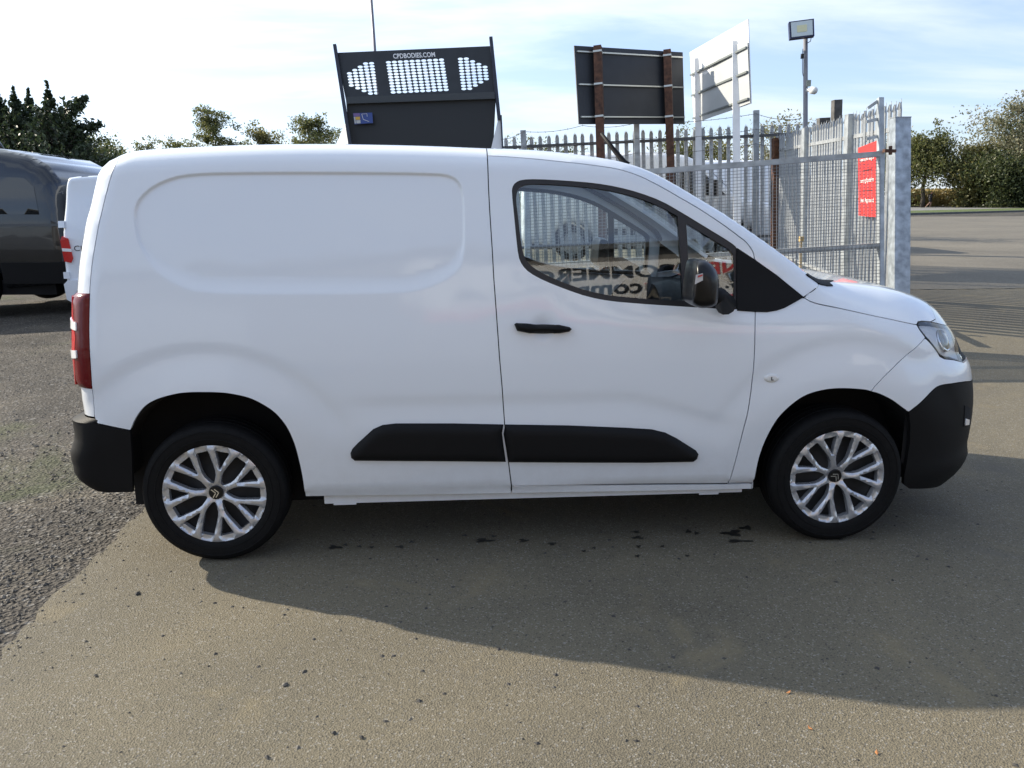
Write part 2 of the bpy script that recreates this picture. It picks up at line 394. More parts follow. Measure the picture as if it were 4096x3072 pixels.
def panel(name, outer, holes=(), m=None, parent=None, gap=.0022, grid=.035, step=.014, skirt=.02, proud=0.0, dome=None, mirror=False, bumps=True, hgap=None, rings=None):
    """a skin panel bounded by (t, v) outlines; dome=(height, width) raises it from its border"""
    O = offset_poly(resample(outer, step), gap); Hs = [offset_poly(resample(h, step), -(gap if hgap is None else hgap)) for h in holes]
    extra = None
    if dome is not None:
        extra = np.concatenate([offset_poly(resample(outer, step), gap+dome[1]*k) for k in (.25, .5, .75, 1.0)])
    if rings is not None: extra = rings if extra is None else np.concatenate([extra, rings])
    V, F, loops = triangulate(O, Hs, grid, extra, keep=rings)
    t, v = V[:, 0], V[:, 1]; Pn = smap(t, v, bumps); Nn = snormal(t, v)
    off = np.full(len(V), proud)
    if dome is not None:
        D = seg_dist(V, O); k = np.clip(D/dome[1], 0, 1); off = off+dome[0]*np.sqrt(np.clip(1-(1-k)**2, 0, 1))
    Pn = Pn+Nn*off[:, None]
    VV = [*Pn]; FF = [tuple(f) for f in F]; sharp = set()
    if skirt > 0:
        for lp in loops:
            base = len(VV)
            for i in lp: VV.append(Pn[i]-Nn[i]*(skirt+off[i]))
            n = len(lp)
            for k in range(n):
                a, b = lp[k], lp[(k+1) % n]; FF.append((b, a, base+k, base+(k+1) % n)); sharp.add((min(a, b), max(a, b)))
    objs = []
    VV = np.array(VV)
    for side in ((False, True) if mirror == 'both' else ((True,) if mirror else (False,))):
        V3 = VV*np.array([1, -1, 1]) if side else VV; F3 = [f[::-1] for f in FF] if side else FF
        par = parent[1] if isinstance(parent, tuple) and side else (parent[0] if isinstance(parent, tuple) else parent)
        o = mesh_obj(name, V3, F3, m, par, smooth=True)
        me = o.data; ev = np.empty(len(me.edges)*2, int); me.edges.foreach_get('vertices', ev); ev = ev.reshape(-1, 2)
        at = me.attributes.new('sharp_edge', 'BOOLEAN', 'EDGE'); at.data.foreach_set('value', [(min(a, b), max(a, b)) in sharp for a, b in ev])
        objs.append(o)
    return objs if mirror == 'both' else objs[0]
# ---- paints
def paint_mat(name, base, coat=1.0, rough=0.28, metal=0.0):
    m = mat(name, base, rough, metal, coat)
    nt = m.node_tree; b = nt.nodes['Principled BSDF']; tc = nt.nodes['Texture Coordinate']
    n = nt.nodes.new('ShaderNodeTexNoise'); n.inputs['Scale'].default_value = 2.2; n.inputs['Detail'].default_value = 5; nt.links.new(tc.outputs['Object'], n.inputs[0])
    r = nt.nodes.new('ShaderNodeMapRange'); r.inputs[1].default_value = .35; r.inputs[2].default_value = .75; r.inputs[3].default_value = rough; r.inputs[4].default_value = rough+.10
    nt.links.new(n.outputs[0], r.inputs[0]); nt.links.new(r.outputs[0], b.inputs['Roughness'])
    if name == 'white_paint':                       # road film thrown up along the sills
        sp = nt.nodes.new('ShaderNodeSeparateXYZ'); nt.links.new(tc.outputs['Object'], sp.inputs[0]); h = nt.nodes.new('ShaderNodeMapRange'); h.inputs[1].default_value = .60; h.inputs[2].default_value = .24; nt.links.new(sp.outputs[2], h.inputs[0])
        n3 = nt.nodes.new('ShaderNodeTexNoise'); n3.inputs['Scale'].default_value = 14; n3.inputs['Detail'].default_value = 9; n3.inputs['Roughness'].default_value = .7; nt.links.new(tc.outputs['Object'], n3.inputs[0])
        mu = nt.nodes.new('ShaderNodeMath'); mu.operation = 'MULTIPLY'; nt.links.new(h.outputs[0], mu.inputs[0]); nt.links.new(n3.outputs[0], mu.inputs[1]); m2 = nt.nodes.new('ShaderNodeMath'); m2.operation = 'MULTIPLY'; nt.links.new(mu.outputs[0], m2.inputs[0]); m2.inputs[1].default_value = .45
        mx = nt.nodes.new('ShaderNodeMix'); mx.data_type = 'RGBA'; nt.links.new(m2.outputs[0], mx.inputs[0]); mx.inputs[6].default_value = (*base, 1); mx.inputs[7].default_value = (.34, .31, .27, 1); nt.links.new(mx.outputs[2], b.inputs['Base Color'])
    n2 = nt.nodes.new('ShaderNodeTexNoise'); n2.inputs['Scale'].default_value = 420; n2.inputs['Detail'].default_value = 2; nt.links.new(tc.outputs['Object'], n2.inputs[0])
    bp = nt.nodes.new('ShaderNodeBump'); bp.inputs['Strength'].default_value = .012; bp.inputs['Distance'].default_value = .002
    nt.links.new(n2.outputs[0], bp.inputs['Height'])
    n4 = nt.nodes.new('ShaderNodeTexNoise'); n4.inputs['Scale'].default_value = 3.2; n4.inputs['Detail'].default_value = 1; nt.links.new(tc.outputs['Object'], n4.inputs[0]); b4 = nt.nodes.new('ShaderNodeBump'); b4.inputs['Strength'].default_value = .10; b4.inputs['Distance'].default_value = .03
    nt.links.new(n4.outputs[0], b4.inputs['Height']); nt.links.new(bp.outputs[0], b4.inputs['Normal']); nt.links.new(b4.outputs[0], b.inputs['Coat Normal'])
    return m
WHITE = paint_mat('white_paint', (.785, .82, .865))
BLACKP = mat('black_plastic', (.0068, .0068, .0075), .6, spec=.18, bump=.15, bscale=900)
GLOSSB = mat('gloss_black', (.006, .006, .007), .32, coat=.12, spec=.3)
RUBBER = mat('rubber', (.0055, .0055, .006), .7, spec=.18, noise=.25, nscale=30)
SEAL = mat('seal_rubber', (.012, .012, .014), .40)
DARK = mat('dark_cavity', (.008, .008, .009), .9)
SILVER = mat('silver_paint', (.54, .55, .58), .27, metal=.60, coat=.6)
CHROME = mat('chrome', (.85, .86, .88), .12, metal=1.0)
GLASS = glass_mat('side_glass', (.84, .90, .90), 2.5)
REDL = mat('red_lens', (.50, .008, .012), .18, coat=.25)
DRED = mat('dark_red_lens', (.13, .004, .007), .18, coat=.15, spec=.35)
CLEARL = mat('clear_white_lens', (.85, .85, .86), .12, coat=1.0)
STEEL = mat('dark_steel', (.010, .010, .011), .7)
TRIM = mat('dark_trim', (.03, .031, .034), .75, noise=.2, nscale=60)
van = empty('panel_van', (0, 0, 0), 'clean white panel van with black plastic trim parked side-on across the tarmac', 'van')
# ---- traced outlines (photo pixels)
GAP_R = [(484, 619), (466, 655), (447.6, 695), (426, 771), (404, 862), (395, 900), (377, 1000), (368, 1060), (360, 1145), (357, 1241), (356, 1313), (358, 1400), (364.6, 1500), (368, 1558), (377, 1670)]
ARCH_R = [(524, 1720), (547, 1671), (583, 1624), (634, 1595), (706, 1575), (760, 1569), (815, 1568), (870, 1569), (923, 1574), (995, 1590), (1053, 1617), (1104, 1653), (1147, 1707), (1176, 1772), (1194, 1838), (1209, 1910), (1220, 1990)]
GAP_B = [(1949, 623), (1954, 753), (1960, 862), (1969, 1000), (1975, 1111), (1986, 1259), (1998, 1430), (2008.5, 1550), (2018.5, 1696), (2034, 1850), (2045, 1940)]
DTOP = [(1949, 623), (2015, 626), (2081, 631), (2160, 637.5), (2243, 646.5), (2335, 656), (2424, 668), (2470, 676), (2513, 688), (2560, 705), (2608, 728), (2662, 757), (2719, 790), (2798, 836), (2893, 899), (2956, 946), (2985, 969), (3005, 995), (3015, 1016), (3018, 1040)]
DFRONT = [(3021, 1248), (3020, 1330), (3018, 1407), (3012, 1500), (3003.5, 1574), (2990, 1650), (2972, 1722), (2944, 1833), (2915, 1936)]
WIN = [(2047, 770), (2049, 748), (2062, 729), (2088, 718), (2147, 716), (2264, 722), (2382, 732), (2470, 747), (2558, 770), (2646, 803), (2723, 847), (2823, 908), (2925, 970), (2948, 990), (2955, 1010), (2955, 1238), (2823, 1232), (2676, 1223), (2558, 1215), (2441, 1205), (2352, 1188), (2264, 1158), (2176, 1123), (2117, 1091), (2088, 1061), (2073, 1026), (2064, 944), (2055, 850)]
GLS1 = [(2064, 800), (2069, 764), (2083, 745), (2108, 736), (2147, 734), (2264, 740), (2382, 751), (2470, 767), (2555, 790), (2640, 823), (2712, 864), (2722, 1000), (2735, 1203), (2676, 1201), (2558, 1193), (2441, 1182), (2352, 1164), (2264, 1134), (2190, 1103), (2132, 1070), (2105, 1042), (2092, 1012), (2081, 944), (2072, 860)]
GLS2 = [(2746, 893), (2823, 939), (2911, 992), (2930, 1008), (2937, 1030), (2940, 1205), (2762, 1203), (2753, 1000)]
SAIL = [(2948, 992), (3018, 1038), (3106, 1101), (3214, 1189), (3185, 1206), (3138, 1232), (3106, 1243), (3068, 1249), (3018, 1248), (2948, 1243)]
HOODL = [(3217, 1191), (3240, 1205), (3280, 1217.5), (3348, 1231), (3430, 1249), (3500, 1264.5), (3560, 1276.6), (3620, 1290), (3666, 1299)]
ARCH_F = [(3012, 1961), (3019, 1917), (3037, 1831), (3066, 1751), (3110, 1672), (3167, 1614), (3225, 1577), (3298, 1557), (3370, 1552), (3450, 1557), (3480, 1564)]
ARCH_F2 = [(3480, 1564), (3515, 1574), (3565, 1599), (3605, 1628), (3631, 1646)]
FB = [(3700, 1352), (3669, 1385), (3632, 1418), (3590, 1454), (3551, 1489), (3531, 1507), (3498, 1540), (3480, 1564)]
BWB = [(3631, 1646), (3681, 1606), (3732, 1560), (3761, 1543), (3812, 1533), (3862, 1526)]
RECESS_PX = [(560, 990), (545, 940), (537, 880), (540, 830), (560, 790), (610, 745), (690, 710), (770, 697), (900, 692), (1300, 690), (1740, 694), (1810, 705), (1843, 735), (1856, 800), (1858, 900), (1856, 1030), (1838, 1080), (1780, 1125), (1690, 1160), (1600, 1176), (1100, 1180), (800, 1174), (700, 1140), (610, 1075)]
def cr(pts, k=4):                            # open Catmull-Rom through traced points
    p = np.array(pts, float); q = np.concatenate([[2*p[0]-p[1]], p, [2*p[-1]-p[-2]]]); out = []
    for i in range(1, len(q)-2):
        for j in range(k):
            t = j/k; a, b_, c, d = q[i-1], q[i], q[i+1], q[i+2]
            out.append(.5*((2*b_)+(-a+c)*t+(2*a-5*b_+4*c-d)*t*t+(-a+3*b_-3*c+d)*t**3))
    return [tuple(x) for x in out]+[tuple(p[-1])]
ARCH_R = cr(ARCH_R); ARCH_F = cr(ARCH_F); ARCH_F2 = cr(ARCH_F2, 3); GAP_R = cr(GAP_R, 2); DTOP = cr(DTOP, 2); DFRONT = cr(DFRONT, 3); HOODL = cr(HOODL, 2); BWB = cr(BWB, 3)
WIN = [tuple(q) for q in smooth_poly(WIN, 1, keep=[15])]; GLS1 = [tuple(q) for q in smooth_poly(GLS1, 1, keep=[10, 12])]; GLS2 = [tuple(q) for q in smooth_poly(GLS2, 1, keep=[0, 5, 6])]
def side_xz(pts): return np.array([smap(np.array([a[0]]), np.array([a[1]]), False)[0][[0, 2]] for a in tv(pts)])
RECESS = smooth_poly(side_xz(RECESS_PX), 1)
HANDLE_DISH = tuple(side_xz([(2172, 1312)])[0])
TC_F = lambda v: float(xfr(v))-AF+AF*math.pi/2+.45
TC_R = lambda v: float(xre(v))+AR-AR*math.pi/2-.85
g_r = tv(GAP_R); g_b = tv(GAP_B); d_t = tv(DTOP); d_f = tv(DFRONT)
t_b = g_b[0][0]; t_r = g_r[0][0]
# ---- side skin
rail_top = [(t, float(vtop(t))) for t in np.linspace(t_b, t_r, 40)]
outline = g_r+tv([(384, 1690), (395, 1695)])+tv(ARCH_R)+tv([(2046, 1976)])+g_b[::-1]+rail_top
panel('side_panel', outline, (), WHITE, van, grid=.022, step=.012, mirror='both', rings=np.concatenate([offset_poly(resample(RECESS, .010), k) for k in (-.007, -.003, .001, .005, .010, .018, .035, .055)]))
# ---- roof rail and A-pillar
sail_tip = tv([(3214, 1189)])[0]
pil_low = d_t+tv([(3018, 1040), (3106, 1101), (3214, 1189)])
end = tv([(3237, 1173), (3259, 1157), (3275, 1141)])
t_e = end[-1][0]
pil_top = [(t, float(vtop(t))) for t in np.linspace(t_e-.01, t_b, 60)]
panel('roof_rail', pil_low+end+pil_top, (), WHITE, van, grid=.03, mirror='both')
# ---- roof, windscreen
def strip(name, ts, m, parent, nv=14, inset=0.0):
    V = []; F = []
    for t in ts:
        v0 = float(vtop(t))+inset; h = -smap([t], [v0])[0][1]
        for k in range(nv*2+1):
            s = k/nv-1
            q = smap([t], [v0+h*(1-abs(s))])[0]; V.append((q[0], q[1] if s <= 0 else -q[1], q[2]))
    n = nv*2+1
    for i in range(len(ts)-1):
        for k in range(n-1): F.append((i*n+k, i*n+k+1, (i+1)*n+k+1, (i+1)*n+k))
    return mesh_obj(name, V, F, m, parent, smooth=True)
strip('roof', np.linspace(t_r-.03, 1.66, 36), WHITE, van)
strip('windscreen', np.linspace(1.665, 2.60, 24), glass_mat('windscreen_glass', (.72, .78, .76)), van)
ba = P(2510, 662, 4.75)
MB().tube([ba, P(2497, 650, 4.75), P(2450, 592, 4.78), P(2405, 533, 4.8)], [.022, .017, .013, .010], 10).obj('aerial', BLACKP, van, True)
# ---- front door
door = [empty('front_door'), empty('front_door')]
door[0].parent = van; door[1].parent = van
dskin = panel('door_skin', d_t+d_f+tv([(2506, 1938.5), (2046, 1941)])+g_b[::-1][1:-1], [tv(WIN)], WHITE, tuple(door), grid=.022, step=.012, mirror='both', hgap=0.0)
panel('window_seal', tv(WIN), [tv(GLS1), tv(GLS2)], SEAL, tuple(door), gap=-.001, hgap=0, grid=.05, step=.012, skirt=.03, proud=-.004, mirror='both', bumps=False)
_gp = np.array([smap([q[0]], [q[1]], False)[0] for q in tv(WIN)])
_gA = np.stack([np.ones(len(_gp)), _gp[:, 2]-1.3, (_gp[:, 0]-1.9)], -1)
_gk = np.linalg.lstsq(_gA, -_gp[:, 1]-.05*(1.3-_gp[:, 2])**2*-1, rcond=None)[0]
def glass_y(x, z): return -(_gk[0]+_gk[1]*(z-1.3)+_gk[2]*(x-1.9)-.05*(z-1.3)**2)+.013
def glass_panel(name, px):
    O = offset_poly(np.array([smap([q[0]], [q[1]], False)[0][[0, 2]] for q in tv(px)]), -.006)
    V, F, _ = triangulate(resample(O, .03), [], .05)
    for s in (1, -1):
        y = glass_y(V[:, 0], V[:, 1]); VV = np.stack([V[:, 0], y*s, V[:, 1]], -1)
        mesh_obj(name, VV, [tuple(f) for f in F] if s > 0 else [tuple(f[::-1]) for f in F], GLASS, door[0] if s > 0 else door[1], True)
glass_panel('window_glass', GLS1); glass_panel('quarter_glass', GLS2)
panel('mirror_sail', tv(SAIL), (), BLACKP, tuple(door), gap=0, grid=.03, proud=.004, mirror='both', bumps=False)
CL1 = [(262, 340), (272, 318), (300, 288), (380, 215), (430, 193), (500, 185), (800, 185), (1060, 190), (1052, 235), (1060, 300), (1072, 385), (700, 382), (285, 380), (266, 365)]
CL2 = [(1066, 190), (1400, 195), (1700, 207), (1830, 215), (1900, 232), (1960, 262), (2060, 325), (2073, 345), (2065, 370), (2045, 385), (1800, 390), (1400, 389), (1082, 387), (1068, 300), (1058, 240)]
z5 = lambda L: tv([(1200+x/1.3012, 1550+y/1.3012) for x, y in L])
panel('side_moulding', z5(CL1), (), BLACKP, van, gap=.001, grid=.02, step=.01, skirt=.02, proud=.004, dome=(.026, .045), mirror='both')
panel('door_moulding', z5(CL2), (), BLACKP, tuple(door), gap=.001, grid=.02, step=.01, skirt=.02, proud=.004, dome=(.026, .045), mirror='both')
HAND = [(2057, 1297), (2064, 1292), (2106, 1293.5), (2147, 1299), (2235, 1299), (2276, 1308), (2285, 1316), (2276, 1326), (2235, 1333), (2118, 1333), (2068, 1323)]
panel('door_handle', tv(HAND), (), BLACKP, tuple(door), gap=0, grid=.012, step=.006, skirt=.03, proud=.016, dome=(.022, .02), mirror='both', bumps=False)
# door mirror
def door_mirror(sgn, par):
    o = [(540, 452), (575, 431), (650, 430), (720, 465), (780, 530), (820, 600), (833, 700), (831, 850), (812, 985), (760, 1018), (690, 1036), (600, 1040), (520, 1010), (472, 972), (490, 800), (515, 600)]
    Y0 = -1.12
    pts = np.array([on_plane(2600+x/3.16, 900+y/3.16, 1, Y0) for x, y in o]); pts = smooth_poly(pts, 1)
    c = pts.mean(0); V = []; F = []; n = len(pts)
    rings = [(-.115, .55, .03), (-.10, .80, .02), (-.075, .94, .008), (-.035, 1.0, 0), (.03, 1.0, 0), (.085, .97, 0), (.105, .9, 0), (.108, .5, 0)]
    for (dy, s, fx) in rings:
        for q in pts: v = c+(q-c)*s; V.append((v[0]-fx, (Y0+dy), v[2]))
    for i in range(len(rings)-1):
        for k in range(n): F.append((i*n+k, i*n+(k+1) % n, (i+1)*n+(k+1) % n, (i+1)*n+k))
    F.append(tuple(range(n))[::-1]); F.append(tuple((len(rings)-1)*n+k for k in range(n)))
    V = np.array(V); V[:, 1] *= -sgn if sgn > 0 else 1
    V = np.array(V)
    if sgn > 0: F = [f[::-1] for f in F]
    mo = mesh_obj('door_mirror', V, F, GLOSSB, par, smooth=True, sharp_angle=math.radians(60))
    mb = MB(); a = on_plane(2600+880/3.16, 900+880/3.16, 1, -1.03); b = on_plane(2600+960/3.16, 900+1010/3.16, 1, -.92); a0 = on_plane(2600+780/3.16, 900+930/3.16, 1, -1.08)
    pp = [np.array(q)*np.array([1, -sgn if sgn > 0 else 1, 1]) for q in (a0, a, b)]
    mb.tube(pp, [.034, .030, .045], 12); mb.obj('mirror_arm', BLACKP, mo, True)
    # reflecting glass faces the rear
    gp = c+np.array([-.075, 0, 0.0]); ys = (-sgn if sgn > 0 else 1)
    return mo
dm = door_mirror(-1, door[0]); dm2 = door_mirror(1, door[1])
_c = world_loc(dm)
stk = [on_plane(2600+x/3.16, 900+y/3.16, 1, -1.2385) for x, y in ((580, 630), (670, 610), (670, 700), (566, 752))]
mesh_obj('sticker', [(q[0], -1.2375, q[2]) for q in stk], [(0, 1, 2, 3)], mat('sticker_white', (.55, .53, .52), .5), dm)
mesh_obj('sticker_print', [tuple((stk[0]*(1-a)+stk[1]*a)*(1-b)+(stk[3]*(1-a)+stk[2]*a)*b+np.array([0, -.001, 0])) for a, b in ((.3, .14), (.94, .12), (.94, .34), (.3, .38))], [(0, 1, 2, 3)], mat('sticker_red', (.45, .05, .05), .5), dm)
# ---- sill
panel('sill', tv([(2047, 1943.5), (2506, 1941.5), (2915, 1939), (3013, 1937), (3010, 1960), (2047, 1976)]), (), WHITE, van, grid=.02, mirror='both')
fl = on_plane(1272, 1990, 1, -.85)
for s in (1, -1):
    mb = MB()
    mb.box((.46, min(-.850*s, -.846*s), .236), (2.36, max(-.850*s, -.846*s), .272)); mb.box((.50, min(-.852*s, -.844*s), .229), (.60, max(-.852*s, -.844*s), .24)); mb.box((2.16, min(-.852*s, -.844*s), .229), (2.25, max(-.852*s, -.844*s), .24))
    mb.obj('sill_flange', WHITE, van)
# ---- front wing, bumper, headlight, bonnet
h_l = tv(HOODL); f_b = tv(FB); b_w = tv(BWB)
wing = tv([(3021, 1248), (3020, 1215), (3120, 1200)])+h_l+tv([(3678, 1319), (3699, 1347)])+f_b+tv(ARCH_F)[::-1]+tv([(3014, 1934)])+d_f[::-1]
panel('front_wing', wing, (), WHITE, van, grid=.022, step=.012, mirror='both')
hl_low = tv([(3699, 1347), (3726, 1379), (3747, 1406), (3759, 1426), (3777, 1436), (3811, 1439)])
t_h = hl_low[-1][0]
nose_v = .706
upb = f_b[::-1][-1:]+hl_low[1:]+[(t_h+.12, .802), (TC_F(.8), .815)]+[(TC_F(nose_v), nose_v-.01), (b_w[-1][0]+.1, nose_v)]+b_w[::-1]+tv(ARCH_F2)[::-1]+f_b[::-1][1:]
panel('bumper_cover', upb, (), WHITE, van, grid=.03, step=.014, mirror='both', gap=.0016)
low_arch = tv([(3631, 1646), (3638, 1700), (3638, 1766), (3626, 1850), (3616, 1900), (3613, 1940), (3636, 1956)])
lowb = b_w+[(b_w[-1][0]+.1, nose_v), (TC_F(nose_v), nose_v-.01)]+[(TC_F(.2), .19), (3.45, .185)]+low_arch[::-1][:-1]
panel('front_bumper', lowb, (), BLACKP, van, grid=.03, step=.014, mirror='both')
hl = tv([(3667, 1299), (3675, 1289), (3688, 1286), (3724, 1289), (3771, 1299), (3797, 1304)])
hl_out = hl+[(hl[-1][0]+.10, .945), (t_h+.14, .90), (t_h+.14, .83), (t_h+.10, .803)]+hl_low[::-1]+tv([(3678, 1319)])
lens = panel('headlight', hl_out, (), glass_mat('lamp_lens', (.98, .99, 1.0), 1.2), van, gap=.002, grid=.02, step=.01, skirt=.0, proud=.001, mirror='both', bumps=False)
HLM = mat('lamp_reflector', (.88, .90, .92), .28, metal=.10, coat=.5)
for k in (0, 1):
    panel('headlight_housing', hl_out, (), HLM, lens[k], gap=.002, grid=.02, step=.01, skirt=0, proud=-.014, mirror=bool(k), bumps=False)
    panel('headlight_rim', hl_out, [offset_poly(np.array(hl_out), .012)], STEEL, lens[k], gap=.001, hgap=0, grid=.05, step=.01, skirt=0.03, proud=-.004, mirror=bool(k), bumps=False)
    pc = tv([(3783, 1358)])[0]; q = smap([pc[0]], [pc[1]])[0]; nn = snormal(np.array([pc[0]]), np.array([pc[1]]))[0]; q = q-nn*.012
    if k: q = q*np.array([1, -1, 1]); nn = nn*np.array([1, -1, 1])
    ax = np.cross(nn, (0, 0, 1)); ax /= np.linalg.norm(ax); up = np.cross(ax, nn)
    mb = MB(); rings = [(0.052, -.006), (.052, .004), (.045, .006), (.044, -.002)]; V = []; F = []
    for (r_, h) in rings:
        for j in range(28): a = 2*math.pi*j/28; V.append(q+nn*h+ax*r_*math.cos(a)+up*r_*1.05*math.sin(a))
    for i in range(3):
        for j in range(28): F.append((i*28+j, i*28+(j+1) % 28, (i+1)*28+(j+1) % 28, (i+1)*28+j))
    mesh_obj('projector_ring', V, F, CHROME, lens[k], True)
    V = []; F = []
    for i in range(7):
        ph = i/6*math.pi/2
        for j in range(24): a = 2*math.pi*j/24; V.append(q+nn*(.018*math.cos(ph)-.002)+(ax*math.cos(a)+up*1.05*math.sin(a))*.044*math.sin(ph))
    for i in range(6):
        for j in range(24): F.append((i*24+j, i*24+(j+1) % 24, (i+1)*24+(j+1) % 24, (i+1)*24+j))
    mesh_obj('projector_lens', V, F, mat('projector_glass', (.25, .26, .24), .05, coat=1.0), lens[k], True)
bon_front = tv([(3672, 1287), (3688, 1284), (3724, 1287), (3742, 1276)])
vc = lambda t: float(vtop(t))-smap([t], [float(vtop(t))])[0][1]
tb1 = bon_front[-1][0]
bon = [end[-1]]+[tv([(3259, 1157)])[0], tv([(3237, 1173)])[0]]+h_l+bon_front+[(tb1+.05, bon_front[-1][1]+.09), (3.50, float(vtop(3.42))), (3.54, vc(3.54)+.05)]+[(t, vc(t)+.05) for t in np.linspace(3.5, 2.72, 12)]+[(2.70, float(vtop(2.70))+.05)]
bonnet = panel('bonnet', bon, (), WHITE, van, grid=.03, step=.014, mirror='both')
nosep = bon_front+[(tb1+.05, bon_front[-1][1]+.09), (3.50, float(vtop(3.42))), (3.54, vc(3.54)+.05)]
cap = [bon_front[2]]+[bon_front[3], (tb1+.05, bon_front[-1][1]+.09), (3.50, float(vtop(3.42))), (3.54, vc(3.54)+.05), (TC_F(.93), .95), (hl[-1][0]+.10, .950), hl[-1], hl[-2]]
panel('nose_panel', cap, (), mat('nose_grey', (.62, .64, .66), .25, coat=1.0), van, grid=.03, step=.014, mirror='both', gap=.0015)
panel('grille', [(hl[-1][0]+.10, .945), (TC_F(.93), .945), (TC_F(.8), .82), (t_h+.12, .806), (t_h+.14, .9)], (), BLACKP, van, grid=.05, mirror='both')
SC = tv([(3223, 1097), (3256, 1124), (3278, 1138), (3308, 1144.5), (3331, 1144.5), (3316, 1132), (3280, 1113), (3240, 1098)])
panel('scuttle_panel', SC, (), BLACKP, van, gap=0, grid=.02, skirt=.004, proud=.004, mirror='both')
fp = tv([(3858, 1622), (3880, 1632), (3877, 1700), (3852, 1706)])
panel('fog_pocket_shade', fp, (), DARK, van, gap=0, grid=.02, skirt=.003, proud=.003, mirror='both')  # flat dark panel, the shade of the recess put into its colour
panel('fog_lamp', tv([(3860, 1674), (3873, 1678), (3871, 1698), (3856, 1700)]), (), CLEARL, van, gap=0, grid=.02, skirt=.003, proud=.007, mirror='both')
# side repeater with its badge letter
rp = [(3300-0, 0)]
rc = tv([(3086, 1513)])[0]
def ell(c, a, b, n=28): return [(c[0]+a*math.cos(2*math.pi*k/n), c[1]+b*math.sin(2*math.pi*k/n)) for k in range(n)]
rep = panel('side_repeater', ell(rc, .033, .019), (), mat('repeater_lens', (.72, .72, .70), .12, coat=1.0), van, gap=0, grid=.01, step=.006, skirt=.004, proud=.002, dome=(.007, .012), bumps=True)
rq = smap([rc[0]], [rc[1]])[0]
mb = MB().box((rq[0]-.004, rq[1]-.0125, rq[2]-.008), (rq[0]-.001, rq[1]-.0105, rq[2]+.008)); mb.box((rq[0]-.001, rq[1]-.0125, rq[2]-.008), (rq[0]+.006, rq[1]-.0105, rq[2]-.004)); mb.obj('repeater_mark', STEEL, rep)
# ---- rear doors, lamps, bumper
rd = g_r[::-1]+[(t_r, float(vtop(t_r)))]+[(t_r-.06, float(vtop(t_r-.06))), (t_r-.13, float(vtop(t_r-.2)))]+[(TC_R(1.70), 1.70), (TC_R(.66), .655)]
panel('rear_door', rd, (), WHITE, van, grid=.03, step=.014, mirror='both')
lampz = [q for q in g_r if .775 < q[1] < 1.185]
lz = tv([(360, 1173), (357.5, 1241), (356.5, 1313), (358.5, 1400), (365, 1500), (368, 1556)])
def tl(v, k=1.0): return float(xre(v))+AR-AR*math.pi/2*k
lo = lz+[(tl(.785, 1.25), .785), (tl(.95, 1.25), .95), (tl(1.18, 1.25), 1.18)]
tail = panel('tail_lamp', lo, (), DRED, van, gap=.001, grid=.02, step=.012, skirt=.02, proud=.002, dome=(.018, .05), mirror='both')
for k in (0, 1):
    edge = [(tl(.80, 1.2), .80), (tl(.80, .62), .80), (tl(1.0, .45), 1.0), (tl(1.165, .62), 1.165), (tl(1.165, 1.2), 1.165)]
    panel('lamp_lens', edge, (), REDL, tail[k], gap=0, grid=.02, step=.012, skirt=.004, proud=.021, mirror=bool(k))
    for zc_ in (1.055, .925):
        sg = -1 if zc_ > 1 else 1
        w_ = [(tl(zc_, 1.15), zc_-.020-.008*sg), (tl(zc_, .40), zc_-.016+.009*sg), (tl(zc_, .40), zc_+.016+.009*sg), (tl(zc_, 1.15), zc_+.020-.008*sg)]
        panel('lamp_insert', w_, (), CLEARL, tail[k], gap=0, grid=.01, step=.008, skirt=.004, proud=.026, mirror=bool(k))
rb = tv([(384, 1690), (395, 1696), (524, 1721), (527, 1760), (529, 1807), (531, 1900), (533, 1972)])
bot = [(rb[-1][0], .325), (float(xre(.33))+AR, .325), (TC_R(.33), .33), (TC_R(.64), .642), (float(xre(.642))+.02, .642), (rb[0][0], .645)]
panel('rear_bumper', rb[:-1]+bot, (), BLACKP, van, grid=.03, step=.014, mirror='both')
for s in (1, -1):
    V = []; n = 14
    for k in range(n):
        a = math.pi/2*k/(n-1)
        for (xx, off, zz) in ((-.551, .0, .660), (-.604, .0, .6415)):
            xr = xx+AR; q = (xr-AR*math.sin(a), -(.905-BR*(1-math.cos(a))), zz); V.append((q[0], q[1]*s, q[2]))
    V += [(-.551, 0, .66), (-.604, 0, .6415)]
    F = [(2*k, 2*k+1, 2*k+3, 2*k+2) for k in range(n)]
    mesh_obj('bumper_step', V, F if s > 0 else [f[::-1] for f in F], BLACKP, van)
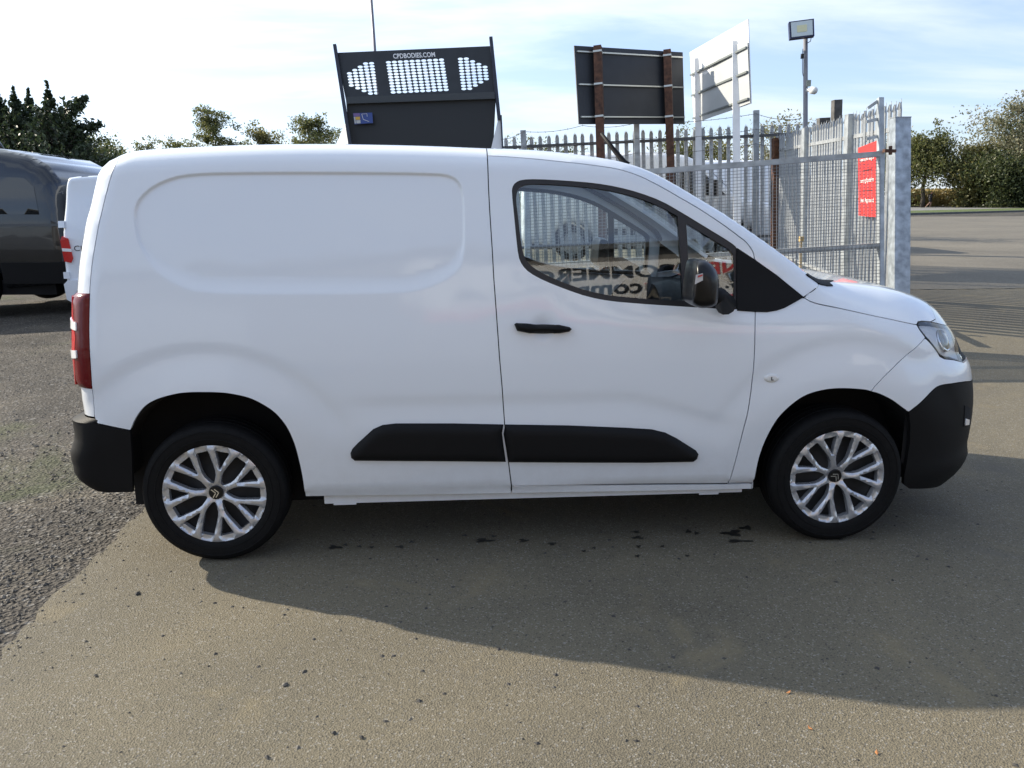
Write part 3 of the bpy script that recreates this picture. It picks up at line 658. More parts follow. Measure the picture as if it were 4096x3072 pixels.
# ---- inner shell (dark, behind the panel gaps), arches, floor
def shell():
    yo = .885
    for s in (1, -1):
        for cx in (0.0, 2.785):
            mb = MB(); n = 36; V = []; rr_ = .462 if cx < 1 else .432
            for k in range(n+1):
                a = math.radians(5+170*k/n); c1, s1 = math.cos(a), math.sin(a)
                V += [(min(3.10, max(-.43, cx+(rr_+.12)*c1)), -.862*s, .311+(rr_+.12)*s1), (cx+rr_*c1, -.862*s, .311+rr_*s1), (cx+rr_*c1, -.55*s, .311+rr_*s1)]
            mb.add(V, [q for k in range(n) for q in ((3*k, 3*k+1, 3*k+4, 3*k+3), (3*k+1, 3*k+2, 3*k+5, 3*k+4))])
            mb.add([(cx-.47, -.555*s, .15), (cx+.47, -.555*s, .15), (cx+.47, -.555*s, .80), (cx-.47, -.555*s, .80)], [(0, 1, 2, 3)])
            mb.obj('wheel_arch_liner', DARK, van)
    mb = MB(); mb.box((-.5, -.54, .24), (3.45, .54, .34)); mb.box((.46, -.83, .25), (2.33, .83, .34)); mb.box((3.25, -.6, .2), (3.5, .6, .75)); mb.box((-.50, -.80, .34), (-.42, .80, .64))
    mb.obj('underbody', DARK, van)
    # added dark strips behind the shut lines, coloured for the shade in the gaps
    for s in (1, -1):
        def back(pts, wd=.03, dep=.017):
            q = resample(np.array(pts), .04, closed=False); d = np.gradient(q, axis=0); d /= np.linalg.norm(d, axis=1)[:, None]
            nn = np.stack([-d[:, 1], d[:, 0]], -1); V = []
            for k in range(len(q)):
                for sg in (-1, 1):
                    a = q[k]+nn[k]*wd/2*sg; p3 = smap([a[0]], [a[1]], False)[0]-snormal(np.array([a[0]]), np.array([a[1]]))[0]*dep; V.append((p3[0], p3[1]*s, p3[2]))
            MB().add(V, [(2*k, 2*k+1, 2*k+3, 2*k+2) for k in range(len(q)-1)]).obj('shut_line_backing', DARK, van)
        back(g_r); back(g_b); back(d_t[:-1]); back(d_f); back(tv([(2046, 1941), (2915, 1937)])); back(h_l[:-1]); back(f_b); back(b_w)
    # floor, bulkhead, dash, far trim
    cab = MB(); cab.box((1.02, -.78, .34), (2.28, .78, .40)); cab.obj('cab_floor', TRIM, van)
    MB().box((1.02, -.76, .40), (1.05, .76, 1.66)).obj('bulkhead', mat('bulkhead_grey', (.10, .10, .105), .8), van)
    MB().box((1.06, -.62, 1.675), (1.64, .62, 1.69)).obj('headlining', mat('headlining', (.22, .22, .21), .9), van)
    V = []; prof = [(2.02, .72), (2.05, .98), (2.14, 1.075), (2.40, 1.085), (2.60, 1.06), (2.60, .90), (2.30, .86), (2.25, .5), (2.1, .5)]
    n = len(prof); V = [(x, -.80, z) for x, z in prof]+[(x, .80, z) for x, z in prof]
    F = [tuple(range(n)), tuple(range(n, 2*n))[::-1]]+[(i, i+n, (i+1) % n+n, (i+1) % n) for i in range(n)]
    mesh_obj('dashboard', V, F, TRIM, van)
    # instrument cowl and steering wheel (right-hand drive)
    mb = MB(); V = []; F = []
    for i, (x, hw, zb, zt_) in enumerate(((2.02, .17, 1.05, 1.155), (2.10, .19, 1.05, 1.175), (2.28, .19, 1.05, 1.12))):
        for k in range(13):
            a = math.pi*k/12; V.append((x, -.40-hw*math.cos(a), zb+(zt_-zb)*math.sin(a)))
    for i in range(2):
        for k in range(12): F.append((i*13+k, i*13+k+1, (i+1)*13+k+1, (i+1)*13+k))
    F.append(tuple(range(13))); mesh_obj('instrument_cowl', V, F, TRIM, van, True)
    wc = np.array([1.90, -.40, 1.04]); ax = np.array([-.88, 0, .47]); e1 = np.array([0, 1, 0.]); e2 = np.cross(ax, e1); pts = []
    for k in range(33):
        a = 2*math.pi*k/32; pts.append(wc+.185*(math.cos(a)*e1+math.sin(a)*e2))
    mb = MB().tube(pts, .017, 10, cap=False); mb.tube([wc-e1*.18, wc+e1*.18], .02, 8); mb.tube([wc, wc-e2*.18], .018, 8); mb.tube([wc, wc-ax*.25], .035, 8); mb.lathe([(0, -.02), (.07, -.02), (.07, .02), (0, .02)], 20, 'x', wc)
    mb.obj('steering_wheel', BLACKP, van, True)
    seat = mat('seat_cloth', (.045, .047, .052), .95, noise=.3, nscale=150)
    for yc in (-.42, .42):
        mb = MB(); mb.bar((1.30, yc, .72), (1.78, yc, .74), .52, .14, ref=(0, 1, 0)); mb.bar((1.28, yc, .74), (1.12, yc, 1.20), .50, .12, ref=(0, 1, 0)); mb.bar((1.12, yc, 1.20), (1.09, yc, 1.24), .2, .08, ref=(0, 1, 0))
        mb.box((1.35, yc-.2, .40), (1.7, yc+.2, .66)); o = mb.obj('cab_seat', seat, van)
        bv = o.modifiers.new('b', 'BEVEL'); bv.width = .03; bv.segments = 2
shell()
# ---- wheels
def wheel(cx, cz, slot0, badge, yc, par):
    root = empty('wheel', (cx, yc, cz)); root.parent = par
    s = -1 if yc < 0 else 1
    W_ = lambda r, h: (r, h)
    tr = .3135
    tp = [(.205, -.070), (.218, -.090), (.228, -.098), (.240, -.1015), (.2455, -.1020), (.2470, -.1045), (.2500, -.1045), (.2515, -.1025), (.262, -.1045), (.278, -.1032), (.2795, -.1055), (.2825, -.1052), (.284, -.1015), (.292, -.099), (.302, -.092), (.309, -.080), (tr-.001, -.064), (tr, -.052), (tr, -.048), (tr-.007, -.047), (tr-.007, -.039), (tr, -.038), (tr, -.004), (tr-.007, -.003), (tr-.007, .003), (tr, .004), (tr, .038), (tr-.007, .039), (tr-.007, .047), (tr, .048), (.309, .080), (.28, .103), (.24, .10), (.205, .08)]
    def fl(p): return [(r, h*(-s)) for r, h in p]
    n = 88; mb = MB(); mb.lathe(fl(tp), n, 'y', (cx, yc, cz)); mb.obj('tyre', RUBBER, root, True, math.radians(40))
    R_ = .2207
    def pol(r, a): return (r*R_*math.cos(a), r*R_*math.sin(a))
    holes = []
    for k in range(7):
        a0 = math.radians(slot0+360/7*k); ca, sa = math.cos(a0), math.sin(a0)
        half = [(.195, .0), (.21, .028), (.26, .060), (.36, .110), (.45, .130), (.56, .133), (.72, .129), (.85, .123), (.878, .106)]
        pl = [(u, q) for u, q in half]+[(u, -q) for u, q in half[::-1][:-1]]
        holes.append(np.array([((u*ca-q*sa)*R_, (u*sa+q*ca)*R_) for u, q in pl]))
        a1 = a0+math.pi/7
        tri = [(.51, 0), (.535, .017), (.67, .062), (.85, .132), (.878, .128)]
        pl = [(u, q) for u, q in tri]+[(u, -q) for u, q in tri[::-1][:-1]]
        ca, sa = math.cos(a1), math.sin(a1)
        holes.append(np.array([((u*ca-q*sa)*R_, (u*sa+q*ca)*R_) for u, q in pl]))
    outer = np.array([pol(1.0, 2*math.pi*k/96) for k in range(96)])
    V, F, loops = triangulate(outer, [resample(h, .008) for h in holes], .010)
    r = np.hypot(V[:, 0], V[:, 1])/R_
    def dish(r): return np.interp(r, [0, .14, .2, .3, .5, .75, .88, .95, 1.0], [.070, .070, .074, .080, .086, .090, .094, .093, .088])
    hd = np.full(len(V), 1e9)
    for h in holes: hd = np.minimum(hd, seg_dist(V, h))
    lift = .007*sstep(0, .0065, hd)*sstep(.15, .24, r)
    ang = np.degrees(np.arctan2(V[:, 1], V[:, 0])); da = np.abs((ang-slot0+360/14) % (360/7)-360/14); sp_ = np.abs(da-12.2)
    lift = lift-.011*sstep(4.2, 6.5, sp_)*sstep(.86, .90, r)*(1-sstep(.965, .985, r))
    y = dish(r)+lift
    P3 = [(cx+a, yc+s*h, cz+b) for (a, b), h in zip(V, y)]
    FF = [tuple(f) for f in F]; VV = list(P3); 
    for li, lp in enumerate(loops):
        base = len(VV); dep = .028 if li else .02
        for i in lp:
            q = V[i]; 
            k = .965 if li == 0 else 1.0
            VV.append((cx+q[0]*k, yc+s*(y[i]-dep), cz+q[1]*k))
        m_ = len(lp)
        for k in range(m_): FF.append((lp[k], lp[(k+1) % m_], base+(k+1) % m_, base+k))
    o = mesh_obj('wheel_cover', VV, FF, SILVER, root, True, math.radians(38))
    # black steel wheel and brake behind
    mb = MB(); pr = [(.21, .06), (.19, .045), (.17, .03), (.12, .035), (.06, .05), (0, .052)]
    mb.lathe([(a, s*b) for a, b in pr], 40, 'y', (cx, yc, cz)); mb.lathe([(.205, s*.085), (.195, s*.05), (.20, -s*.08)], 40, 'y', (cx, yc, cz)); mb.obj('wheel_rim', STEEL, root, True)
    mb = MB(); mb.lathe([(0, s*.0795), (.0285, s*.0795), (.0325, s*.070)], 28, 'y', (cx, yc, cz)); cap_ = mb.obj('centre_cap', GLOSSB, root, True, math.radians(30))
    # double chevron
    mb = MB(); ca, sa = math.cos(math.radians(badge)), math.sin(math.radians(badge))
    for off in (-.008, .005):
        for sg in (-1, 1):
            a = np.array([off+.009, 0.0]); b = np.array([off-.007, sg*.019])
            f3 = lambda q: (cx+(q[0]*ca-q[1]*sa), yc+s*.0812, cz+(q[0]*sa+q[1]*ca))
            mb.bar(f3(a), f3(b), .0022, .0045, ref=(0, 1, 0))
    mb.obj('chevron_badge', CHROME, cap_)
    return root
wy = -.893+.091
wheel(0.0, .3108, 102, 8, wy, van); wheel(2.785, .3108, 78, 48, wy, van)
wheel(0.0, .3108, 95, 20, -wy, van); wheel(2.785, .3108, 60, 70, -wy, van)
# ================================================================== ground
def ground_mat(name, cols, pos, scale, fine, bump, bdist=.01, rough=.9, spots=None, grain=.85):
    if name in MATS: return MATS[name]
    m = bpy.data.materials.new(name); m.use_nodes = True; MATS[name] = m
    nt = m.node_tree; N = nt.nodes; L = nt.links; b = N['Principled BSDF']; b.inputs['Roughness'].default_value = rough; b.inputs['Specular IOR Level'].default_value = .3
    tc = N.new('ShaderNodeTexCoord')
    def noise(s, d=8, r=.6, dist=0):
        n = N.new('ShaderNodeTexNoise'); n.inputs['Scale'].default_value = s; n.inputs['Detail'].default_value = d; n.inputs['Roughness'].default_value = r; n.inputs['Distortion'].default_value = dist
        L.new(tc.outputs['Object'], n.inputs[0]); return n.outputs[0]
    def mixc(f, a, c, mode='MIX'):
        n = N.new('ShaderNodeMix'); n.data_type = 'RGBA'; n.blend_type = mode
        if isinstance(f, (int, float)): n.inputs[0].default_value = f
        else: L.new(f, n.inputs[0])
        for i, q in ((6, a), (7, c)):
            if isinstance(q, tuple): n.inputs[i].default_value = (*q, 1)
            else: L.new(q, n.inputs[i])
        return n.outputs[2]
    def rampf(x, p0, p1, v0=0.0, v1=1.0):
        n = N.new('ShaderNodeMapRange'); n.interpolation_type = 'SMOOTHSTEP'; L.new(x, n.inputs[0]); n.inputs[1].default_value = p0; n.inputs[2].default_value = p1; n.inputs[3].default_value = v0; n.inputs[4].default_value = v1; return n.outputs[0]
    r = N.new('ShaderNodeValToRGB'); L.new(noise(scale, 9, .62, .4), r.inputs[0]); e = r.color_ramp.elements
    e[0].position = pos[0]; e[0].color = (*cols[0], 1); e[1].position = pos[-1]; e[1].color = (*cols[-1], 1)
    for q, c in list(zip(pos, cols))[1:-1]: x = e.new(q); x.color = (*c, 1)
    col = r.outputs[0]
    f1 = noise(fine, 3, .7); vor = N.new('ShaderNodeTexVoronoi'); vor.inputs['Scale'].default_value = fine*.9; L.new(tc.outputs['Object'], vor.inputs[0])
    col = mixc(grain, col, mixc(rampf(f1, .32, .68), (.42, .41, .40), (1.55, 1.55, 1.55)), 'MULTIPLY')
    sepc = N.new('ShaderNodeSeparateColor'); L.new(vor.outputs['Color'], sepc.inputs[0])
    col = mixc(rampf(sepc.outputs[0], .86, .98), col, mixc(.28, col, (.45, .44, .42)))
    col = mixc(rampf(sepc.outputs[1], .90, .97, 0, .5), col, (.02, .02, .02))
    if spots:
        for (sc, p0, p1, c, amt) in spots: col = mixc(rampf(noise(sc, 6, .62, .6), p0, p1, 0, amt), col, c)
    L.new(col, b.inputs['Base Color'])
    bp = N.new('ShaderNodeBump'); bp.inputs['Strength'].default_value = bump; bp.inputs['Distance'].default_value = bdist
    ad = N.new('ShaderNodeMath'); ad.operation = 'ADD'; L.new(f1, ad.inputs[0]); L.new(vor.outputs['Distance'], ad.inputs[1]); L.new(ad.outputs[0], bp.inputs['Height']); L.new(bp.outputs[0], b.inputs['Normal'])
    return m
GRAVEL = ground_mat('gravel', [(.042, .038, .033), (.072, .064, .054), (.115, .100, .078)], (.36, .5, .66), .9, 55, .9, .02, spots=[(.55, .54, .66, (.045, .06, .02), .65)])
TARMAC = ground_mat('tarmac', [(.102, .090, .066), (.138, .121, .086), (.172, .148, .101)], (.30, .5, .70), .55, 185, .55, .005, rough=.82, grain=.45, spots=[(2.1, .56, .74, (.205, .168, .102), .65), (1.3, .60, .74, (.092, .085, .072), .6), (9, .68, .76, (.085, .078, .066), .4), (.8, .62, .70, (.12, .112, .098), .5)])
YARD = ground_mat('yard_surface', [(.112, .102, .083), (.146, .132, .106), (.178, .160, .126)], (.30, .5, .70), .35, 110, .5, .006, rough=.82, grain=.5, spots=[(.9, .62, .74, (.085, .085, .050), .35), (.3, .58, .70, (.10, .092, .078), .5)])
def sheet(name, xs, ys, m, dz, wob=None):
    xs = np.asarray(xs); ys = np.asarray(ys); V = []; F = []; nx = len(xs)
    for y in ys:
        for i, x in enumerate(xs):
            xx = x+(wob(y) if wob and i == 0 else 0); V.append((xx, y, float(ground_z(xx, y))+dz))
    for j in range(len(ys)-1):
        for i in range(nx-1): F.append((j*nx+i, j*nx+i+1, (j+1)*nx+i+1, (j+1)*nx+i))
    return tag(mesh_obj(name, V, F, m, smooth=True), kind='structure')
gx = np.concatenate([[-400, -150, -60, -30], np.arange(-16, 16.1, 1.0), [22, 30, 45, 70, 120, 200, 400]])
gy = np.concatenate([[-300, -100, -40, -20], np.arange(-14, 22.1, 1.0), np.arange(24, 60, 4), [70, 85, 100, 130, 170, 250, 500]])
sheet('ground', gx, gy, GRAVEL, -.012)
def wob(y): return .018*math.sin(y*2.3+.4)+.012*math.sin(y*6.1)+.010*math.sin(y*17)+.010*math.sin(y*41+1)
tarm = sheet('tarmac', np.concatenate([[-.56], np.arange(0, 15, .8)]), np.arange(-13, 6.6, .07), TARMAC, -.0005, wob)
yl = np.concatenate([np.arange(6.6, 20, 1.0), np.arange(20, 53, 3)])
sheet('yard', [1.0, 3, 4, 5, 6, 7, 9, 12, 16, 22, 30, 42, 60, 90], yl, YARD, -.004)
# far kerb, verge and pavement
def band(name, pa, pb, m, dz, rise=0.0):
    A = [to_ground(*q) for q in pa]; B = [to_ground(*q) for q in pb]; n = len(A); V = [(*a[:2], a[2]+dz) for a in A]+[(*b[:2], b[2]+dz+rise) for b in B]
    return tag(mesh_obj(name, V, [(i, i+1, n+i+1, n+i) for i in range(n-1)], m), kind='structure')
X = [3300, 3640, 3870, 4096, 4600]
ky = lambda x, y0, y1: y0+(y1-y0)*(x-3640)/456
GRASSM = ground_mat('verge_grass', [(.05, .075, .02), (.085, .115, .03), (.13, .15, .05)], (.34, .5, .66), 1.5, 20, .6, .03)
band('verge', [(x, ky(x, 858, 845)) for x in X], [(x, ky(x, 847, 835)) for x in X], GRASSM, .10)
band('pavement', [(x, ky(x, 847, 835)) for x in X], [(x, ky(x, 826, 817)) for x in X], mat('pavement', (.17, .165, .155), .9, noise=.2, nscale=2), .10)
ka = [to_ground(x, ky(x, 860, 847)) for x in X]; V = []
for a in ka: V += [(a[0], a[1], a[2]-.02), (a[0], a[1]-.01, a[2]+.14), (a[0]+.02, a[1]+.25, a[2]+.14)]
F = []
for i in range(len(ka)-1):
    for k in range(2): F.append((3*i+k, 3*i+k+1, 3*i+4+k, 3*i+3+k))
tag(mesh_obj('kerb', V, F, mat('kerb_concrete', (.10, .10, .10), .9, noise=.3, nscale=3)), kind='structure')
# loose stones
def stones(name, pts, size, m, label, cat, kindv='stuff'):
    mb = MB()
    for (x, y, z, s) in pts:
        base = [(1, 0, 0), (-1, 0, 0), (0, 1, 0), (0, -1, 0), (0, 0, .7), (0, 0, -.5)]
        a = rnd.uniform(0, 6.28); ca, sa = math.cos(a), math.sin(a); sx, sy, sz = (rnd.uniform(.7, 1.3)*s for _ in range(3))
        V = []
        for (u, v_, w_) in base:
            u, v_, w_ = u*sx*rnd.uniform(.8, 1.2), v_*sy*rnd.uniform(.8, 1.2), w_*sz*.8; V.append((x+u*ca-v_*sa, y+u*sa+v_*ca, z+w_))
        mb.add(V, [(0, 2, 4), (2, 1, 4), (1, 3, 4), (3, 0, 4), (2, 0, 5), (1, 2, 5), (3, 1, 5), (0, 3, 5)])
    o = mb.obj(name, m); return tag(o, label, cat, kind=kindv)
pts = []
for i in range(24000):
    u = rnd.random(); y = -3.2+16*u**1.9; x = -.62-rnd.random()**1.2*(2.2+max(0, y+1)*.9)
    if x > -.66+wob(y)+.05: continue
    pts.append((x, y, float(ground_z(x, y))-.010, rnd.choice([.004, .005, .006, .008, .012])*rnd.uniform(.7, 1.2)))
stones('gravel_stones', pts, .01, island_mat('stone_grey', [(.045, .042, .038), (.08, .073, .064), (.13, .117, .096), (.18, .165, .145), (.065, .055, .045)]), 'loose grey gravel left of the tarmac edge', 'gravel')
pts = []
for i in range(520):
    x = rnd.uniform(-.5, 4.2); y = -2.6+rnd.random()**1.3*2.6
    pts.append((x, y, .0, rnd.choice([.003, .004, .005, .006, .009])))
for i in range(170):
    y = rnd.uniform(-2.4, 1); x = -.56+wob(y)+abs(rnd.gauss(0, .06)); pts.append((x, y, .0, rnd.choice([.003, .004, .005, .007])))
for q in ((295*1.8517, 1283*1.8517, .012), (430/1.127, 1600+1245/1.127, .010), (620/1.127, 1600+875/1.127, .014), (1285/1.127, 1600+1285/1.127, .012), (1000+200/1.415, 1900+1190/1.415, .010), (1000+630/1.415, 1900+1487/1.415, .009), (1000+95/1.415, 1900+1600/1.415, .010), (1000+475/1.415, 1900+1463/1.415, .008)):
    g = to_ground(q[0], q[1]); pts.append((g[0], g[1], .003, q[2]))
stones('loose_chippings', pts, .01, island_mat('chipping', [(.035, .033, .031), (.06, .056, .05), (.045, .042, .04), (.16, .145, .12)]), 'small dark stone chippings scattered over the tarmac', 'chippings')
# oil drips under the van: thin irregular patches
OIL = mat('oil_stain', (.014, .014, .013), .45); OIL.node_tree.nodes['Principled BSDF'].inputs['Alpha'].default_value = .78
z2 = lambda x, y: (1000+x/1.415, 1900+y/1.415)
z3 = lambda x, y: (2500+x/1.386, 1900+y/1.386)
drips = [(z2(480, 412), 38, 9), (z2(850, 410), 22, 7), (z2(915, 382), 14, 6), (z2(1325, 374), 48, 10), (z2(1548, 374), 24, 9), (z2(1710, 392), 20, 8), (z2(620, 408), 12, 6), (z2(688, 412), 12, 6), (z2(1215, 345), 14, 5), (z2(1945, 416), 11, 5), (z2(1888, 433), 11, 5), (z2(540, 398), 12, 6), (z2(1380, 350), 14, 5), (z3(60, 318), 22, 6), (z3(70, 350), 30, 7), (z3(350, 315), 16, 9), (z3(395, 325), 12, 8), (z3(600, 325), 42, 17), (z3(670, 296), 34, 10), (z3(630, 369), 70, 7), (z3(540, 325), 12, 7), (z3(75, 398), 12, 6), (z3(208, 398), 10, 6), (z3(68, 452), 12, 6), (z3(1185, 355), 20, 8), (z3(345, 450), 12, 5), (z3(1370, 357), 15, 4)]
for (c, a, b) in drips:
    n = 18; V = [to_ground(*c)]
    for k in range(n):
        an = 2*math.pi*k/n; rr = 1+.35*math.sin(3*an+c[0])+.22*math.sin(5*an+c[1]); g = to_ground(c[0]+a/1.4*rr*math.cos(an), c[1]+b/1.4*rr*math.sin(an)); V.append(g)
    V = [(v[0], v[1], .0035) for v in V]
    mesh_obj('oil_stain', V, [(0, 1+k, 1+(k+1) % n) for k in range(n)], OIL, tarm)

for (q, a, lb) in (((2500+905/1.386, 1900+1210/1.386), .4, 'small orange fallen leaf at the edge of the van shadow'), ((2500+1395/1.386, 1900+1545/1.386), 1.2, 'pale orange fallen leaf lying on the sunlit tarmac'), ((2500+1025/1.386, 1900+1407/1.386), 2.0, 'tiny brown curled leaf between two orange leaves on the tarmac')):
    g = to_ground(*q); V = [(g[0]+r_*math.cos(a+t_), g[1]+r_*math.sin(a+t_), z_) for r_, t_, z_ in ((.010, 0, .008), (.005, 1.3, .002), (.011, 3.14, .004), (.005, 4.9, .003), (0, 0, .004))]
    tag(mesh_obj('fallen_leaf', V, [(0, 1, 4), (1, 2, 4), (2, 3, 4), (3, 0, 4)], mat('dry_leaf', (.36, .15, .05), .8)), lb, 'leaf')

# ================================================================== palisade fences, gate, posts, signs
def galv(name, base=(.35, .37, .385), rough=.5, metal=.35, noise=.22, nscale=25):
    m = mat(name, base, rough, metal, noise=noise, nscale=nscale); return m
GALV = galv('galvanised_steel'); GALVP = galv('galvanised_post', (.36, .39, .41), .45, .4, .28, 9); RUST = mat('rusty_steel', (.105, .040, .020), .85, noise=.55, nscale=18, tint=(.17, .075, .035)); RUST2 = mat('rusty_post', (.075, .035, .024), .85, noise=.5, nscale=14, tint=(.13, .06, .035))
WPAINT = mat('white_post_paint', (.74, .75, .76), .45, noise=.06, nscale=6)
def pale_mesh(h, wd=.068):
    xs = np.array([-.5, -.30, -.12, .0, .12, .30, .5])*wd; ys = np.array([0, .016, .016, .004, .016, .016, 0.]); top = np.array([-.10, -.03, -.055, 0, -.055, -.03, -.10])
    fl = np.array([-.010, -.012, 0, .014, 0, -.012, -.010]); th = .004
    V = []; lv = [0.0, h-.20, h-.11, None]
    for z in lv:
        for f in (0, 1):
            for i in range(7):
                if z is None: V.append((xs[i]*(1.0 if i in (0, 6) else .85), ys[i]+th*f+fl[i], h+top[i]))
                else: V.append((xs[i]*(1.12 if z == h-.11 and False else 1), ys[i]+th*f, z))
    F = []; n = 14
    for l in range(3):
        b = l*n; c = b+n
        for i in range(6): F.append((b+i, b+i+1, c+i+1, c+i)); F.append((b+7+i+1, b+7+i, c+7+i, c+7+i+1))
        F.append((b+7, b, c, c+7)); F.append((b+6, b+13, c+13, c+6))
    b = 3*n
    for i in range(6): F.append((b+i, b+i+1, b+8+i, b+7+i)); F.append((i+1, i, 7+i, 8+i))
    me = bpy.data.meshes.new('pale'); me.from_pydata(V, [], F); me.materials.append(GALV); me.update(); return me
def place(name, me, parent, loc, zaxis, xaxis):
    z = np.array(zaxis, float); z /= np.linalg.norm(z); x = np.array(xaxis, float); x = x-z*(x@z); x /= np.linalg.norm(x); y = np.cross(z, x)
    if name == 'pale':                        # hand-fixed pales never sit quite alike
        z = z+np.array([rnd.gauss(0, .0022), rnd.gauss(0, .0022), 0]); z /= np.linalg.norm(z); x = x+y*rnd.gauss(0, .03); x = x-z*(x@z); x /= np.linalg.norm(x); y = np.cross(z, x); loc = np.array(loc)+z*rnd.gauss(0, .006)
    o = bpy.data.objects.new(name, me); COL.objects.link(o); o.parent = parent
    l = np.array(loc)-world_loc(parent)
    o.matrix_local = Matrix(((x[0], y[0], z[0], l[0]), (x[1], y[1], z[1], l[1]), (x[2], y[2], z[2], l[2]), (0, 0, 0, 1))); return o
def drop(p, up=UPV):                         # foot of a leaning upright on the ground
    p = np.array(p, float); q = p.copy()
    for _ in range(12):
        k = (q[2]-float(ground_z(q[0], q[1])))/up[2]; q = q-up*k
    return q
# ---- long fence behind (its shaded side faces us)
D1 = 15.0
y1top = lambda x: 539-.0467*(x-2035)
fence1 = empty('palisade_fence', drop(P(2650, 510, D1)), 'grey palisade fence in its own shade behind the black sign board', 'fence', 'palisade fences')
me1 = None
dirx = P(3257, y1top(3257), D1)-P(2035, y1top(2035), D1); dirx[2] = 0; dirx /= np.linalg.norm(dirx)
px = 1988.0
while px < 3275:
    t = P(px, y1top(px), D1); f = drop(t); h = np.linalg.norm(t-f)
    if me1 is None: me1 = pale_mesh(2.75, .070); me1.materials[0] = galv('lightened_zinc', (.52, .54, .55), .6, .12);  # lighter copy of the galvanised colour, brightens the pales standing in shade
    o = place('pale', me1, fence1, t-(UPV/np.linalg.norm(UPV))*2.75, UPV, dirx)
    px += 34.3
for dy, sz in ((50, .05), (455, .05)):
    a = P(1975, y1top(1975)+dy, D1-.03)+np.array([0, .05, 0]); b = P(3275, y1top(3275)+dy, D1-.03)+np.array([0, .05, 0]); MB().bar(a, b, .05, sz, ref=(0, 1, 0)).obj('rail', mat('rail_dark', (.10, .105, .11), .6, .3), fence1)
f1posts = [(2092, 521), (2545, 484), (3025, 441)]
for (x, y) in f1posts:
    t = P(x, y, D1-.12); f = drop(t); MB().bar(f, t, .10, .06, ref=dirx).obj('fence_post', GALVP, fence1)
# barbed wire strands with knots
BW = mat('wire', (.16, .16, .165), .5, .6)
def wire(pts, r=.0045, sag=.03, parent=None, name='barbed_wire', barbs=True, seg=8):
    P3 = []
    for a, b in zip(pts[:-1], pts[1:]):
        for k in range(seg):
            s = k/seg; q = np.array(a)*(1-s)+np.array(b)*s; q[2] -= sag*4*s*(1-s); P3.append(q)
    P3.append(np.array(pts[-1])); mb = MB().tube(P3, r, 5)
    if barbs:
        tot = 0
        for a, b in zip(P3[:-1], P3[1:]):
            n = max(1, int(np.linalg.norm(b-a)/.12))
            for k in range(n):
                q = a+(b-a)*k/n; u = np.array([rnd.gauss(0, 1) for _ in range(3)]); u /= np.linalg.norm(u); mb.bar(q-u*.02, q+u*.02, .004, .004, ref=np.cross(u, (.3, .5, .8)))
    return mb.obj(name, BW, parent)
for k, dd in enumerate((0, 62, 120)):
    row = [P(1990, 555+dd*.9, D1-.2), P(2092, 526+dd, D1-.2), P(2330, 508+dd-(6 if k == 0 else 0), D1-.2), P(2545, 492+dd, D1-.2), P(3025, 455+dd, D1-.2), P(3205, 475+dd*.8, D1-.6)]
    wire(row, parent=fence1, sag=.05)
# ---- fence running towards us on the right (sunlit)
def d2(x): return 1/(.0709+1.0e-4*(x-3126))
def f2(x, yt): return P(x, yt, d2(x))
topA = f2(3108, 537); topB = f2(3596, 395); railA = f2(3105, 602); railB = f2(3556, 519); lowA = f2(3126, 1022); lowB = f2(3343, 1109)
L2 = (topB-topA).copy(); len2 = np.linalg.norm(L2[:2]); dir2 = np.array([L2[0], L2[1], 0])/len2
fence2 = empty('palisade_fence', drop(topA), 'sunlit palisade fence carrying the red sign beside the mesh gate', 'fence', 'palisade fences')
n2 = int(len2/.138); hh = 2.45
for k in range(n2+1):
    t = topA+L2*k/n2; o = place('pale', me2 if k else (lambda: globals().__setitem__('me2', pale_mesh(hh, .084)) or me2)(), fence2, t-(UPV/np.linalg.norm(UPV))*hh, UPV, dir2)
nrm2 = np.array([dir2[1], -dir2[0], 0.])          # towards the right (away from the sun)
nl = -nrm2
for (a, b, n_) in ((railA, railB, 'rail'), (lowA, lowA+(lowB-lowA)*1.75, 'rail')):
    MB().bar(a+nl*.035, b+nl*.035, .045, .045, ref=(0, 0, 1)).obj(n_, GALV, fence2)
for (x, y) in ((3222, 512), (3397, 457)):
    t = P(x, y, d2(x)-.12); f = drop(t); MB().bar(f, t, .075 if x < 3300 else .07, .10, ref=(1, 0, 0)).obj('fence_post', GALVP, fence2)
# rusty corner post
t = P(3103, 552, 14.4); f = drop(t); fr = MB().bar(f, t, .10, .13, ref=(1, 0, 0)).obj('rusty_post', RUST, None); tag(fr, 'rusty brown steel post where the two palisade fences meet', 'post', None)
# timber baulks behind that fence
for (x0, x1, y0, y1, d, lb) in ((3331, 3364, 400, 620, 17.5, 'tall weathered timber post rising behind the sunlit fence'), (3272, 3316, 472, 620, 17.8, 'short dark timber post beside a taller timber post behind the fence')):
    a = P((x0+x1)/2, y0, d); f = drop(a); tag(MB().bar(f, a, (x1-x0)/FPX*d, .16, ref=(1, 0, 0)).obj('timber_post', mat('weathered_timber', (.085, .082, .078), .9, noise=.4, nscale=8)), lb, 'post')
